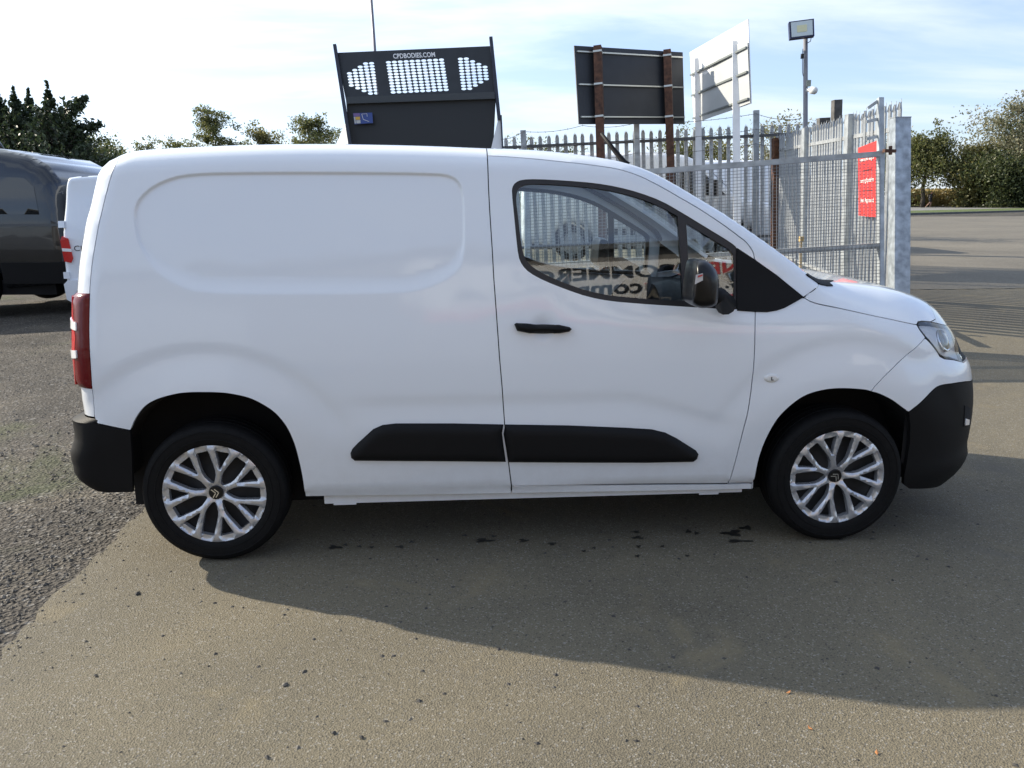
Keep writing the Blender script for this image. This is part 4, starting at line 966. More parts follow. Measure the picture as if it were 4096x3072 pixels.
# red notice board on the sunlit fence
def on_f2(x, y): return P(x, y, d2(x)-.09)
RED = mat('sign_red', (.62, .035, .03), .45)
q = [on_f2(3432, 592), on_f2(3506, 563), on_f2(3504, 870), on_f2(3434, 862)]
sg = empty('notice_board', q[3], 'red notice board with three lines of white lettering on the sunlit fence', 'sign')
off = nl*.004
V = [*q]+[p+off*3 for p in q]
mesh_obj('board', V, [(0, 3, 2, 1), (4, 5, 6, 7), (0, 1, 5, 4), (1, 2, 6, 5), (2, 3, 7, 6), (3, 0, 4, 7)], RED, sg)
WTXT = mat('white_lettering', (.85, .84, .82), .5)
def text_on(body, quad, u0, u1, v, h, m, parent, name='lettering', bold=.01, out=None):
    tl_, tr_, br_, bl_ = [np.array(a) for a in quad]
    V, F = text_mesh(body, 1.0, 0, bold); lo = V.min(0); hi = V.max(0); out3 = []
    for a in V:
        s = u0+(u1-u0)*(a[0]-lo[0])/(hi[0]-lo[0]); r = v+h*(.5-(a[1]-lo[1])/(hi[1]-lo[1]))
        out3.append((tl_*(1-s)+tr_*s)*(1-r)+(bl_*(1-s)+br_*s)*r+out)
    return mesh_obj(name, out3, F, m, parent)
camside = (CAM-q[0]); camside /= np.linalg.norm(camside)
for body, v in (('Finance Arranged', .20), ('Sourcing Specialists', .50), ('Used Approved', .78)):
    text_on(body, q, .09, .86, v, .075, WTXT, sg, out=camside*.03)
for v in (.345, .63):
    a = [(q[0]*(1-s)+q[1]*s)*(1-r)+(q[3]*(1-s)+q[2]*s)*r+camside*.03 for s, r in ((.2, v), (.75, v), (.75, v+.012), (.2, v+.012))]; mesh_obj('rule_line', a, [(0, 1, 2, 3)], mat('dark_red', (.2, .01, .01), .5), sg)
# ---- big square gate post
c0 = P(3582, 470, 8.0); s_ = .15
_u = c0-P(3578, 1200, 8.0); pb = drop(c0, _u/_u[2])
gp = empty('gate_post', (pb[0], pb[1], pb[2]), 'thick square galvanised gate post with mottled zinc beside the mesh gate', 'post')
ux = np.array([.995, -.09, 0]); uy = np.array([.09, .995, 0]); upg = (c0-pb)
def gpm(a, b, c): return pb+ux*a+uy*b+upg*c
V = [gpm(a, b, c) for c in (0, 1) for a, b in ((0, 0), (s_, 0), (s_, s_), (0, s_))]
mesh_obj('shaft', V, [(0, 3, 2, 1), (4, 5, 6, 7), (0, 1, 5, 4), (1, 2, 6, 5), (2, 3, 7, 6), (3, 0, 4, 7)], None, gp).data.materials.append(galv('spangled_zinc', (.33, .37, .41), .42, .45, .35, 14))
V = [gpm(a, b, c) for c in (1.0003, 1.004) for a, b in ((-.004, -.004), (s_+.004, -.004), (s_+.004, s_+.004), (-.004, s_+.004))]
mesh_obj('cap', V, [(0, 3, 2, 1), (4, 5, 6, 7), (0, 1, 5, 4), (1, 2, 6, 5), (2, 3, 7, 6), (3, 0, 4, 7)], GALVP, gp)
ha = P(3582, 612, 7.98); MB().bar(P(3535, 603, 7.93), P(3580, 604, 8.0), .03, .03, ref=(0, 0, 1)).tube([P(3562, 585, 7.97), P(3562, 618, 7.97)], .017, 10).obj('hinge', RUST2, gp)
# ---- mesh gate
def gd(x): return 8.0-.0525*(3530-x)/1427*2.0
gate = empty('mesh_gate', drop(P(3520, 1100, 8.0)), 'galvanised welded mesh gate hung on the thick square post', 'gate')
top = lambda x: 614-.0776*(x-3530); mid = lambda x: 983-.0600*(x-3515); lowr = lambda x: 1330-.045*(x-3515)
g3 = lambda x, y: P(x, y, gd(x))
t = g3(3521, 392); b_ = g3(3523, 1360); MB().bar(b_, t, .050, .050, ref=(1, 0, 0)).obj('gate_stile', GALVP, gate)
t = g3(2106, 640); b_ = g3(2112, 1430); MB().bar(b_, t, .050, .050, ref=(1, 0, 0)).obj('gate_stile', GALVP, gate)
for fn in (top, mid, lowr): MB().bar(g3(2106, fn(2106)), g3(3514, fn(3514)), .050, .050, ref=(0, 1, 0)).obj('gate_rail', GALVP, gate)
# barbed-wire arms
for (a, b) in (((3510, 405), (3472, 432)), ((3510, 477), (3466, 487)), ((3510, 546), (3466, 556))):
    MB().bar(g3(*a), g3(*b), .03, .012, ref=(0, 0, 1)).obj('wire_arm', GALVP, gate)
MW = mat('mesh_wire', (.22, .23, .24), .5, .5)
mb = MB(); gl = np.linalg.norm(g3(3514, 800)-g3(2106, 800)); nv = int(gl/.038)
for k in range(nv+1):
    x = 2106+(3514-2106)*k/nv; a = g3(x, top(x)+12); c = g3(x, lowr(x)-12); off = np.array([0, -.027, 0]); mb.bar(a+off, c+off, .0046, .0046)
nh = 52
for k in range(nh+1):
    s = k/nh; a = g3(2106, top(2106)+12+(lowr(2106)-top(2106)-24)*s); c = g3(3514, top(3514)+12+(lowr(3514)-top(3514)-24)*s); off = np.array([0, -.031, 0]); mb.bar(a+off, c+off, .0046, .0046, ref=(0, 0, 1))
mb.obj('weld_mesh', MW, gate)
# padlock-like box on a rod near the gate
a = P(3205, 957, 9.0); tag(MB().box(tuple(a+np.array([-.02, -.02, -.03])), tuple(a+np.array([.02, .02, .03]))).tube([a+np.array([0, 0, -.03]), drop(a)], .012, 8).obj('marker_peg', mat('peg_yellow', (.42, .30, .12), .6)), 'thin peg with a small yellowish cap standing by the sunlit fence', 'peg')
# ---- floodlight
fb = P(3222, 520, 13.0); ft = P(3222, 145, 13.0); foot = drop(fb)
fl_ = empty('floodlight', foot, 'floodlight on a thin grey pole above the palisade fence', 'floodlight')
MB().tube([foot, fb, ft], .035, 12).obj('pole', mat('pole_grey', (.20, .20, .22), .5, .3), fl_, True)
Q = [P(3156, 87, 12.9), P(3256, 74, 12.9), P(3258, 143, 12.86), P(3160, 155, 12.86)]
def slab(quad, th, m, name, parent, inset=0.0, fwd=0.0):
    quad = [np.array(a) for a in quad]; c = sum(quad)/4; quad = [a+(c-a)*inset for a in quad]
    n = np.cross(quad[1]-quad[0], quad[3]-quad[0]); n /= np.linalg.norm(n)
    if n@(CAM-c) < 0: n = -n
    A = [a+n*fwd for a in quad]; B = [a-n*th for a in A]
    return mesh_obj(name, A+B, [(0, 1, 2, 3), (7, 6, 5, 4), (0, 4, 5, 1), (1, 5, 6, 2), (2, 6, 7, 3), (3, 7, 4, 0)], m, parent)
slab(Q, .06, mat('lamp_navy', (.015, .02, .06), .4), 'lamp_body', fl_)
slab(Q, .004, mat('lamp_glass', (.50, .56, .56), .15, coat=1.0), 'lamp_glass', fl_, .14, .005)
slab(Q, .003, mat('led_yellow', (.62, .60, .38), .4), 'led_panel', fl_, .60, .009)
MB().tube([P(3245, 150, 12.85), P(3242, 165, 12.85), P(3230, 172, 12.9)], .006, 6).obj('cable', STEEL, fl_)
wr = [P(3212, 195, 12.95), P(3209, 215, 12.95), P(3210, 290, 12.95), P(3213, 305, 12.95)]; MB().tube(wr, .005, 6).obj('cable', STEEL, fl_)
a = P(3209, 225, 12.9); MB().box(tuple(a-np.array([.018, .02, .035])), tuple(a+np.array([.018, .02, .035]))).obj('junction_box', STEEL, fl_)
a = P(3234, 333, 12.9); MB().box(tuple(a-np.array([.028, .03, .045])), tuple(a+np.array([.028, .03, .045]))).obj('sensor_box', mat('sensor_grey', (.22, .25, .22), .6), fl_)
MB().tube([P(3226, 360, 12.9), P(3243, 361, 12.85), P(3244, 361, 12.85), P(3262, 363, 12.8), P(3268, 364, 12.8)], [.025, .03, .055, .055, .035], 12).obj('camera_head', mat('camera_white', (.62, .63, .62), .4), fl_, True)
# ---- black sign board seen from behind, on rusty posts
DB = 14.3
bb = empty('sign_board', drop(P(2540, 500, DB)), 'dark back of a large sign board carried by two rusty posts', 'sign board')
BQ = [P(2297, 182, DB-.5), P(2731, 209, DB+.6), P(2739, 495, DB+.6), P(2316, 496, DB-.5)]
slab(BQ, .02, mat('board_black', (.020, .023, .028), .55, noise=.2, nscale=3), 'panel', bb)
def q2(quad, s, r): return (np.array(quad[0])*(1-s)+np.array(quad[1])*s)*(1-r)+(np.array(quad[3])*(1-s)+np.array(quad[2])*s)*r
ALU = mat('aluminium_rail', (.55, .56, .52), .4, .6)
for r in (.075, .495, .91):
    MB().bar(q2(BQ, .02, r)+np.array([0, -.02, 0]), q2(BQ, .995, r)+np.array([0, -.02, 0]), .035, .022, ref=(0, 1, 0)).obj('rail', ALU, bb)
for (x0, y0, x1, y1, m_) in ((2391, 186, 2405, 700, RUST2), (2669, 202, 2687, 800, RUST2)):
    dp_ = DB-.5+1.1*(x0-2297)/434-.13; a = P(x0, y0, dp_); u = P(x1, y1, dp_)-a; k = 1.0
    f = a+u*((a[2]-float(ground_z(a[0], a[1])))/-u[2]); MB().bar(f, a, .13, .13, ref=(1, -.35, 0)).obj('post', m_, bb)
    for r in (.075, .495, .91):
        zz = q2(BQ, .5, r); MB().bar(a+u*((BQ[0][1]*0+ (a[2]-q2(BQ, (x0-2297)/434, r)[2])/-u[2])), a+u*((a[2]-q2(BQ, (x0-2297)/434, r)[2]+.03)/-u[2]), .145, .145, ref=(1, -.35, 0)).obj('clamp', ALU, bb)
# ---- white sign board, angled, on white posts
WQ = [P(2759, 209, 15.3), P(2992, 77, 13.1), P(3004, 414, 13.1), P(2776, 492, 15.3)]
wb = empty('sign_board', drop(P(2880, 480, 12.4)), 'white sign board seen from behind at an angle on white posts', 'sign board')
slab(WQ, .015, mat('board_white', (.72, .73, .74), .45, noise=.05, nscale=3), 'panel', wb)
GQ = [P(2800, 207, 15.3-2.2*41/240), P(2991, 168, 13.1), P(3002, 411, 13.1), P(2807, 484, 15.3-2.2*48/240)]; slab(GQ, .004, mat('backing_grey', (.40, .42, .43), .5, noise=.05, nscale=3), 'backing_sheet', wb, 0, .006)
nW = np.cross(WQ[1]-WQ[0], WQ[3]-WQ[0]); nW /= np.linalg.norm(nW); nW = nW if nW@(CAM-WQ[0]) > 0 else -nW
for r in (.33, .62, .94):
    MB().bar(q2(WQ, .02, r)+nW*.03, q2(WQ, .99, r)+nW*.03, .03, .04, ref=(0, 0, 1)).obj('rail', mat('rail_grey', (.16, .18, .18), .5, .4), wb)
for (x0, y0, x1, y1, s) in ((2791, 236, 2797, 900, .13), (2943, 168, 2948, 900, .80)):
    a = q2(WQ, s, .2)+nW*.12; dd = float((a-CAM)@CF); a = P(x0, y0, dd); u = P(x1, y1, dd)-a; f = a+u*((a[2]-float(ground_z(a[0], a[1])))/-u[2]); MB().bar(f, a, .11, .11, ref=(1, -.3, 0)).obj('post', WPAINT, wb)
# ---- thin mast behind the tipper
a = P(1502, 240, 16.0); u = P(1485, 0, 16.0)-a; f = drop(a); tag(MB().tube([f, a, a+u*1.5], [.03, .03, .025], 10).obj('mast', mat('mast_grey', (.16, .16, .19), .5, .4), None, True), 'thin leaning grey mast rising behind the tipper headboard', 'mast')

# ---- fence behind the photographer, mirrored in the grey van's side
fence3 = empty('palisade_fence', (-12, -6.5, float(ground_z(-12, -6.5))), 'palisade fence behind the photographer mirrored in the grey van', 'fence', 'palisade fences')
for k in range(70):
    x = -19+.155*k; place('pale', me1, fence3, (x, -6.5+.05*(x+19), float(ground_z(x, -6.5))), (0, 0, 1), (1, .05, 0))
for z in (.5, 2.3): MB().bar((-19.2, -6.55, z-.35), (-8.0, -6.0, z-.3), .05, .05, ref=(0, 1, 0)).obj('rail', mat('rail_dark', (.10, .105, .11), .6, .3), fence3)
# ================================================================== other vehicles
def van_body(name, outline, W0, tum, rB, m, parent, grid=.12, tf=lambda p: p, zmid=.8):
    """rounded van shell from a side outline (x, z); tf maps local to world"""
    O = resample(np.array(outline, float), .06)
    ex = np.concatenate([offset_poly(resample(np.array(outline, float), .10), rB*k) for k in (.08, .25, .5, .9)])
    V, F, loops = triangulate(O, [], grid, ex)
    d = seg_dist(V, O); k = np.clip(d/rB, 0, 1); ins = rB*.9*(1-np.sqrt(np.clip(1-(1-k)**2, 0, 1)))
    half = W0-tum*np.maximum(V[:, 1]-zmid, 0)**1.5-.10*np.maximum(zmid-.25-V[:, 1], 0)-ins
    n = len(V); A = [(x, -h, z) for (x, z), h in zip(V, half)]; B = [(x, h, z) for (x, z), h in zip(V, half)]
    FF = [tuple(f) for f in F]+[tuple(i+n for i in f[::-1]) for f in F]; lp = loops[0]; L = len(lp)
    for i in range(L): a, b = lp[i], lp[(i+1) % L]; FF.append((b, a, a+n, b+n))
    o = mesh_obj(name, [tf(p) for p in A+B], FF, m, parent, True, math.radians(50))
    return o, (lambda x, z: W0-tum*max(z-zmid, 0)**1.5-.10*max(zmid-.25-z, 0))
def arch(cx, r, z0, n=14):                 # outline points of a wheel arch, front to rear order along the bottom edge (rear -> front)
    out = []
    for k in range(n+1):
        a = math.pi-math.pi*k/n; out.append((cx+r*math.cos(a), z0+r*math.sin(a)*1.02))
    return out
def flat_panel(name, poly, half, m, parent, tf, sides=(-1,), proud=.006, grid=.15):
    O = resample(np.array(poly, float), .06); V, F, loops = triangulate(O, [], grid); n = len(V)
    for s in sides:
        A = [(x, s*(half(x, z)+proud), z) for x, z in V]; B = [(x, s*(half(x, z)-.02), z) for x, z in V]
        FF = [tuple(f) for f in F]; lp = loops[0]; L = len(lp)
        FF += [(lp[(i+1) % L], lp[i], lp[i]+n, lp[(i+1) % L]+n) for i in range(L)]
        if s > 0: FF = [f[::-1] for f in FF]
        mesh_obj(name, [tf(p) for p in A+B], FF, m, parent, True, math.radians(40))
def simple_wheel(parent, tf, x, y, r, z=None, hub=.62, s=-1):
    z = r if z is None else z
    root = empty('wheel', tf((x, y, z))-world_loc(parent)); root.parent = parent
    mb = MB(); mb.lathe([(r*.62, s*.085), (r*.66, s*.105), (r*.85, s*.11), (r*.97, s*.085), (r, s*.05), (r, -s*.06), (r*.9, -s*.1), (r*.6, -s*.09)], 36, 'y', (x, y, z)); mesh_obj('tyre', [tf(p) for p in mb.V], mb.F, RUBBER, root, True)
    mb = MB(); mb.lathe([(0, s*.075), (r*.18, s*.08), (r*.22, s*.06), (r*.5, s*.05), (r*.58, s*.09), (r*.63, s*.095)], 30, 'y', (x, y, z))
    for k in range(5):
        a = 2*math.pi*k/5; mb.bar((x+.1*r*math.cos(a), y+s*.07, z+.1*r*math.sin(a)), (x+.6*r*math.cos(a), y+s*.085, z+.6*r*math.sin(a)), .055, .03, ref=(0, 1, 0))
    mesh_obj('wheel_rim', [tf(p) for p in mb.V], mb.F, mat('rim_grey', (.34, .35, .36), .4, .5), root, True, math.radians(30))
def make_tf(origin, heading, scale=1.0):
    c, s = math.cos(heading), math.sin(heading); o = np.array(origin, float)
    return lambda p: o+np.array([(p[0]*c-p[1]*s)*scale, (p[0]*s+p[1]*c)*scale, p[2]*scale])
DGLASS = mat('dark_window_glass', (.010, .012, .014), .04, coat=1.0)
# ---- dark grey van at the left, tail towards us
GREYP = paint_mat('grey_metallic', (.014, .017, .022), 1.0, .14, .45)
go = P(330, 1290, 12.5); gz = float(ground_z(go[0], go[1]))
gv = empty('grey_van', (go[0]-2.3, go[1]+.9, gz), 'dark grey metallic van with tinted side windows parked beyond the gravel', 'van')
tf = make_tf((go[0], go[1]+1.2, gz), math.radians(-3), 1.25)      # local x=0 at the tail, body towards -x
bot = [(-5.2, .32), (-4.58, .27)]+arch(-4.15, .41, .30)+[(-3.7, .26), (-1.71, .26)]+arch(-1.28, .41, .30)+[(-.83, .30), (-.05, .36)]
body = [(-.03, .46), (-.02, .75), (-.03, 1.05), (-.05, 1.35), (-.09, 1.58), (-.22, 1.75), (-.45, 1.875), (-.75, 1.94), (-1.3, 1.985), (-2.2, 2.02), (-3.4, 1.97), (-3.75, 1.86), (-4.45, 1.28), (-5.1, 1.08), (-5.22, .8)]
o, hf = van_body('body', body+bot, .99, .11, .16, GREYP, gv, tf=tf, zmid=.95)
flat_panel('side_window', [(-.30, 1.18), (-.34, 1.50), (-.44, 1.60), (-1.55, 1.66), (-1.55, 1.20)], hf, DGLASS, gv, tf, (-1, 1), .004)
flat_panel('side_window', [(-1.62, 1.20), (-1.62, 1.66), (-2.9, 1.66), (-2.9, 1.20)], hf, DGLASS, gv, tf, (-1, 1), .004)
flat_panel('front_window', [(-3.05, 1.20), (-3.05, 1.66), (-3.5, 1.66), (-4.1, 1.22)], hf, DGLASS, gv, tf, (-1, 1), .004)
flat_panel('waist_moulding', [(-.06, 1.045), (-.06, 1.075), (-4.6, 1.075), (-4.6, 1.045)], hf, mat('grey_moulding', (.05, .055, .06), .35), gv, tf, (-1, 1), .012)
flat_panel('rear_bumper', [(-.02, .37), (-.015, .62), (-.82, .62), (-.82, .37)], hf, BLACKP, gv, tf, (-1, 1), .014)
flat_panel('side_moulding', [(-1.75, .44), (-1.75, .54), (-3.65, .54), (-3.65, .44)], hf, BLACKP, gv, tf, (-1, 1), .014)
mb = MB(); mb.tube([(-1.45, 0, 1.97), (-1.40, 0, 2.03), (-1.22, 0, 2.06), (-1.16, 0, 1.97)], [.02, .035, .03, .012], 8); mesh_obj('roof_fin', [tf(p) for p in mb.V], mb.F, GREYP, gv, True)
for (x, y, s) in ((-1.28, -.86, -1), (-4.15, -.86, -1), (-1.28, .86, 1), (-4.15, .86, 1)): simple_wheel(gv, tf, x, y, .34, s=s)
mb = MB().box((-5.0, -.8, .22), (-.3, .8, .40)); mesh_obj('underbody', [tf(p) for p in mb.V], mb.F, DARK, gv)
# ---- white van behind, rear doors towards us
wo = P(250, 1215, 11.4); wz = float(ground_z(wo[0], wo[1]))
wv = empty('white_van', (wo[0]+.9, wo[1]+2, wz), 'white van showing its closed rear doors and red tail lamp behind the grey van', 'van')
c_, s2 = math.cos(math.radians(14)), math.sin(math.radians(14)); tfw = make_tf((wo[0]+.97, wo[1]+.30, wz), math.radians(14))   # local x across, -y rear face
rear = [(-.92, .32), (-.945, .6), (-.94, .95), (-.92, 1.3), (-.87, 1.6), (-.84, 1.92), (-.76, 2.02), (.76, 2.02), (.84, 1.92), (.87, 1.6), (.92, 1.3), (.94, .95), (.945, .6), (.92, .32)]
O = resample(smooth_poly(rear, 2, keep=[0, 13]), .03); V, F, lp = triangulate(O, [], .14, np.concatenate([offset_poly(O, k_) for k_ in (.012, .026, .045, .065)]), keep=offset_poly(O, .05)); n = len(V); dd = seg_dist(V, O); k = np.clip(dd/.06, 0, 1)
yb = .06*(1-np.sqrt(np.clip(1-(1-k)**2, 0, 1)))+.16*sstep(1.1, 1.9, V[:, 1])*1.0
A = [(x, y, z) for (x, z), y in zip(V, yb)]; B = [(x*.97, 4.6, min(z, 1.15)) for x, z in V]; L = lp[0]; m_ = len(L); mid = [(V[i][0], 3.2, V[i][1]) for i in L]
VV = A+B+mid; FF = [tuple(f) for f in F]+[tuple(i+n for i in f[::-1]) for f in F]
for i in range(m_):
    j = (i+1) % m_; FF += [(L[j], L[i], 2*n+i, 2*n+j), (2*n+j, 2*n+i, L[i]+n, L[j]+n)]
mesh_obj('body', [tfw(p) for p in VV], FF, WHITE, wv, True, math.radians(50))
def rear_panel(name, poly, m, y0=-.006, th=.02, bev=0):
    mb = MB(); n = len(poly); yy = lambda z: .16*float(sstep(1.1, 1.9, z))+y0
    V = [(x, yy(z), z) for x, z in poly]+[(x, yy(z)+th, z) for x, z in poly]
    return mesh_obj(name, [tfw(p) for p in V], [tuple(range(n)), tuple(range(n, 2*n))[::-1]]+[(i, i+n, (i+1) % n+n, (i+1) % n) for i in range(n)], m, wv)
o = rear_panel('door_pressing', [(-.66, 1.14), (-.74, 1.3), (-.72, 1.58), (-.66, 1.70), (-.06, 1.72), (-.05, 1.14)], WHITE, -.008)
rear_panel('tail_lamp', [(-.935, .86), (-.955, 1.14), (-.93, 1.20), (-.855, 1.17), (-.82, .90), (-.85, .84)], REDL, -.03, .10)
rear_panel('lamp_insert', [(-.945, 1.0), (-.945, 1.04), (-.83, 1.03), (-.83, .99)], CLEARL, -.034, .02)
for z in (1.36, .67): rear_panel('hinge', [(-.965, z-.045), (-.965, z+.045), (-.89, z+.045), (-.89, z-.045)], WHITE, -.03, .06)
rear_panel('rear_bumper', [(-.955, .34), (-.97, .55), (-.92, .60), (.92, .60), (.97, .55), (.93, .30), (-.90, .30)], WHITE, -.05, .12)
rear_panel('bumper_insert', [(-.78, .30), (-.82, .46), (.82, .46), (.78, .30)], BLACKP, -.055, .06)
rear_panel('door_gap', [(-.006, .62), (-.006, 1.80), (.006, 1.80), (.006, .62)], DARK, -.0005, .01)
rear_panel('door_handle', [(-.62, .86), (-.60, .92), (-.48, .92), (-.46, .86)], BLACKP, -.02, .03)
V, F = text_mesh('CITROËN', .105, 0, .0); x0_ = V[:, 0].min(); V = [tfw((-.80+(v[0]-x0_)*1.1, -.010, 1.03+v[1])) for v in V]; mesh_obj('lettering', V, F, STEEL, wv)
for (x, y) in ((-.78, .75), (.78, .75), (-.78, 3.8), (.78, 3.8)):
    rt = empty('wheel', tfw((x, y, .33))-world_loc(wv)); rt.parent = wv; mb = MB(); mb.lathe([(.1, -.10), (.30, -.10), (.33, -.06), (.33, .06), (.30, .10), (.1, .10)], 24, 'x', (x, y, .33)); mesh_obj('tyre', [tfw(p) for p in mb.V], mb.F, RUBBER, rt, True)
# ---- white vans beyond the long fence (side-on, nose to the right)
def parked_van(name, nose_px, ground_px_y, d, heading, label, paint):
    g = P(nose_px, ground_px_y, d); g[2] = float(ground_z(g[0], g[1])); root = empty(name, g, label, 'van', 'vans beyond the fence'); tf = make_tf(g, heading)
    top = [(0, .45), (.02, .75), (-.10, .98), (-.35, 1.10), (-.95, 1.22), (-1.62, 1.84), (-1.95, 1.99), (-2.4, 2.05), (-4.95, 2.04), (-5.05, 1.95), (-5.1, 1.2), (-5.1, .45)]
    bot = [(-5.05, .34), (-4.52, .30)]+arch(-4.10, .40, .33)+[(-3.6, .28), (-1.38, .28)]+arch(-.95, .41, .33)+[(-.45, .32), (-.02, .34)]
    o, hf = van_body('body', top[::-1][:]+bot[::-1] if False else (top+bot), 1.0, .10, .14, paint, root, tf=tf, zmid=1.0, grid=.16)
    flat_panel('side_window', [(-1.18, 1.24), (-1.62, 1.66), (-1.80, 1.76), (-2.35, 1.78), (-2.35, 1.24)], hf, DGLASS, root, tf, (-1, 1), .004)
    flat_panel('door_gap', [(-2.45, .40), (-2.45, 1.90), (-2.462, 1.90), (-2.462, .40)], hf, DARK, root, tf, (-1,), .002)
    flat_panel('side_moulding', [(-1.45, .50), (-1.45, .62), (-3.6, .62), (-3.6, .50)], hf, BLACKP, root, tf, (-1, 1), .014)
    flat_panel('headlamp', [(-.08, .80), (-.12, .96), (-.45, 1.02), (-.35, .86)], lambda x, z: hf(x, z)-.06, HLM, root, tf, (-1, 1), .03)
    # windscreen
    mb = MB(); mb.add([(-1.02, -.78, 1.265), (-1.02, .78, 1.265), (-1.60, .74, 1.80), (-1.60, -.74, 1.80)], [(0, 1, 2, 3)]); mesh_obj('windscreen', [tf((p[0]+.03, p[1], p[2]+.03)) for p in mb.V], mb.F, DGLASS, root)
    mb = MB().bar((-1.45, -1.02, 1.36), (-1.42, -1.22, 1.36), .06, .06, ref=(0, 0, 1)); mb.box((-1.48, -1.30, 1.22), (-1.34, -1.14, 1.52)); mesh_obj('door_mirror', [tf(p) for p in mb.V], mb.F, BLACKP, root)
    for (x, y, s) in ((-.95, -.86, -1), (-4.10, -.86, -1), (-.95, .86, 1), (-4.10, .86, 1)): simple_wheel(root, tf, x, y, .34, s=s)
    mb = MB().box((-4.9, -.8, .22), (-.3, .8, .42)); mesh_obj('underbody', [tf(p) for p in mb.V], mb.F, DARK, root)
    return root
parked_van('parked_van', 3062, 1200, 17.2, math.radians(-4), 'white van behind the fence with its nose towards the rusty corner post', WHITE)
parked_van('parked_van', 3420, 1150, 20.5, math.radians(-3), 'white van added behind the sunlit fence to shade the yard', WHITE)  # added out of sight behind the fence for its shadow across the yard
# ---- tipper truck: raised body seen from its front
DT = 11.5
tq = {'tl': P(1345, 211, DT), 'tr': P(1962, 184, DT), 'ml': P(1383, 398, DT), 'mr': P(1984, 375, DT), 'bl': P(1402, 620, DT+.12), 'br': P(1972, 620, DT+.12)}
tr = empty('tipper_truck', drop(P(1680, 600, DT+1.0)), 'tipper truck with its black perforated headboard raised above the van roof', 'truck')
TB = mat('tipper_black', (.018, .021, .024), .42, noise=.25, nscale=5)
HQ = [tq['tl'], tq['tr'], tq['mr'], tq['ml']]
hw = np.linalg.norm(HQ[1]-HQ[0])
# headboard sheet with its punched holes
def hp(u, v): return q2(HQ, u, v)
HL = lambda px_, py_: None
holes = []
def px_uv(x, y):                            # invert the quad by a few Newton steps in pixels
    u, v = .5, .5
    def pr(u, v): q = hp(u, v)-CAM; z = q@CF; return np.array([2048+FPX*(q@CR)/z, 1536-FPX*(q@CU)/z])
    for _ in range(12):
        f0 = pr(u, v)-np.array([x, y]); J = np.stack([(pr(u+1e-4, v)-pr(u, v))/1e-4, (pr(u, v+1e-4)-pr(u, v))/1e-4], -1); du = np.linalg.solve(J, -f0); u += du[0]; v += du[1]
    return u, v
zz = lambda x, y: px_uv(1300+x/2.5925, y/2.5925)
cells = []
for r in range(11):
    for c in range(10): cells.append((658+61*c+4.9*r, 646+31.1*r-(3.0*c)))
def arrow(x0, y0, dx, rows, n):
    pass
for r in range(11):                          # left arrow (points left), right arrow (points right)
    nL = [2, 3, 4, 5, 5, 5, 5, 5, 4, 3, 2][r]
    for c in range(nL): cells.append((482-61*c+5.1*r, 656+31*r+3*c))
    nR = [2, 3, 4, 5, 5, 5, 5, 5, 4, 3, 2][r]
    for c in range(nR): cells.append((1404+61*c+3.6*r, 611+31*r-2.5*c))
asp = hw/np.linalg.norm(HQ[3]-HQ[0])
hl_ = []
for (x, y) in cells:
    u, v = zz(x, y); ru, rv = .0172, .0285
    hl_.append(np.array([((u+ru*math.cos(a))*asp, v+rv*math.sin(a)) for a in np.linspace(0, 2*math.pi, 10, endpoint=False)]))
outer = resample(np.array([(0, 0), (asp, 0), (asp, 1.0), (0, 1.0)]), .1)
V, F, loops = triangulate(outer, hl_, .2)
A = [hp(a/asp, b) for a, b in V]; nrm = np.cross(HQ[1]-HQ[0], HQ[3]-HQ[0]); nrm /= np.linalg.norm(nrm); nrm = nrm if nrm@(CAM-HQ[0]) > 0 else -nrm
B = [a-nrm*.004 for a in A]; n = len(A); FF = [tuple(f) for f in F]+[tuple(i+n for i in f[::-1]) for f in F]
for l in loops:
    for i in range(len(l)): a, b = l[i], l[(i+1) % len(l)]; FF.append((b, a, a+n, b+n))
hb = mesh_obj('headboard', A+B, FF, TB, tr)
text_on('CPDBODIES.COM', HQ, *(zz(708, 590)[0], zz(1140, 560)[0]), (zz(708, 590)[1]+zz(1140, 560)[1])/2, .105, mat('headboard_lettering', (.80, .80, .80), .5), hb, bold=.02, out=nrm*.004)
LQ = [tq['ml'], tq['mr'], tq['br'], tq['bl']]
slab(LQ, .02, mat('tipper_floor', (.010, .012, .014), .5), 'bed_floor', tr, 0, -.012)
MB().bar(P(1388, 402, DT-.04), P(1979, 382, DT-.04), .06, .09, ref=(0, 1, 0)).obj('cross_bar', mat('tipper_bar', (.035, .043, .05), .4), tr)
for a, b in (((1339, 180), (1404, 600)), ((1963, 150), (1997, 480))):
    MB().bar(P(*b, DT-.03), P(*a, DT-.03), .045, .07, ref=(1, 0, 0)).obj('headboard_upright', mat('upright_blue', (.020, .024, .040), .4), tr)
stq = [P(1412, 453, DT-.02), P(1489, 450, DT-.02), P(1492, 492, DT-.02), P(1418, 497, DT-.02)]
st = slab(stq, .003, mat('decal_blue', (.03, .06, .22), .5), 'warning_decal', tr)
for (x0, x1, y0, y1, c) in ((.02, .34, .02, .30, (.16, .10, .25)), (.10, .34, .34, .62, (.55, .33, .05)), (.02, .09, .34, .95, (.45, .45, .42)), (.12, .34, .66, .95, (.45, .12, .10))):
    qd = [q2(stq, a, b)+nrm*.004 for a, b in ((x0, y0), (x1, y0), (x1, y1), (x0, y1))]; mesh_obj('decal_print', qd, [(0, 1, 2, 3)], mat('decal_%d' % int(c[0]*100), c, .5), st)
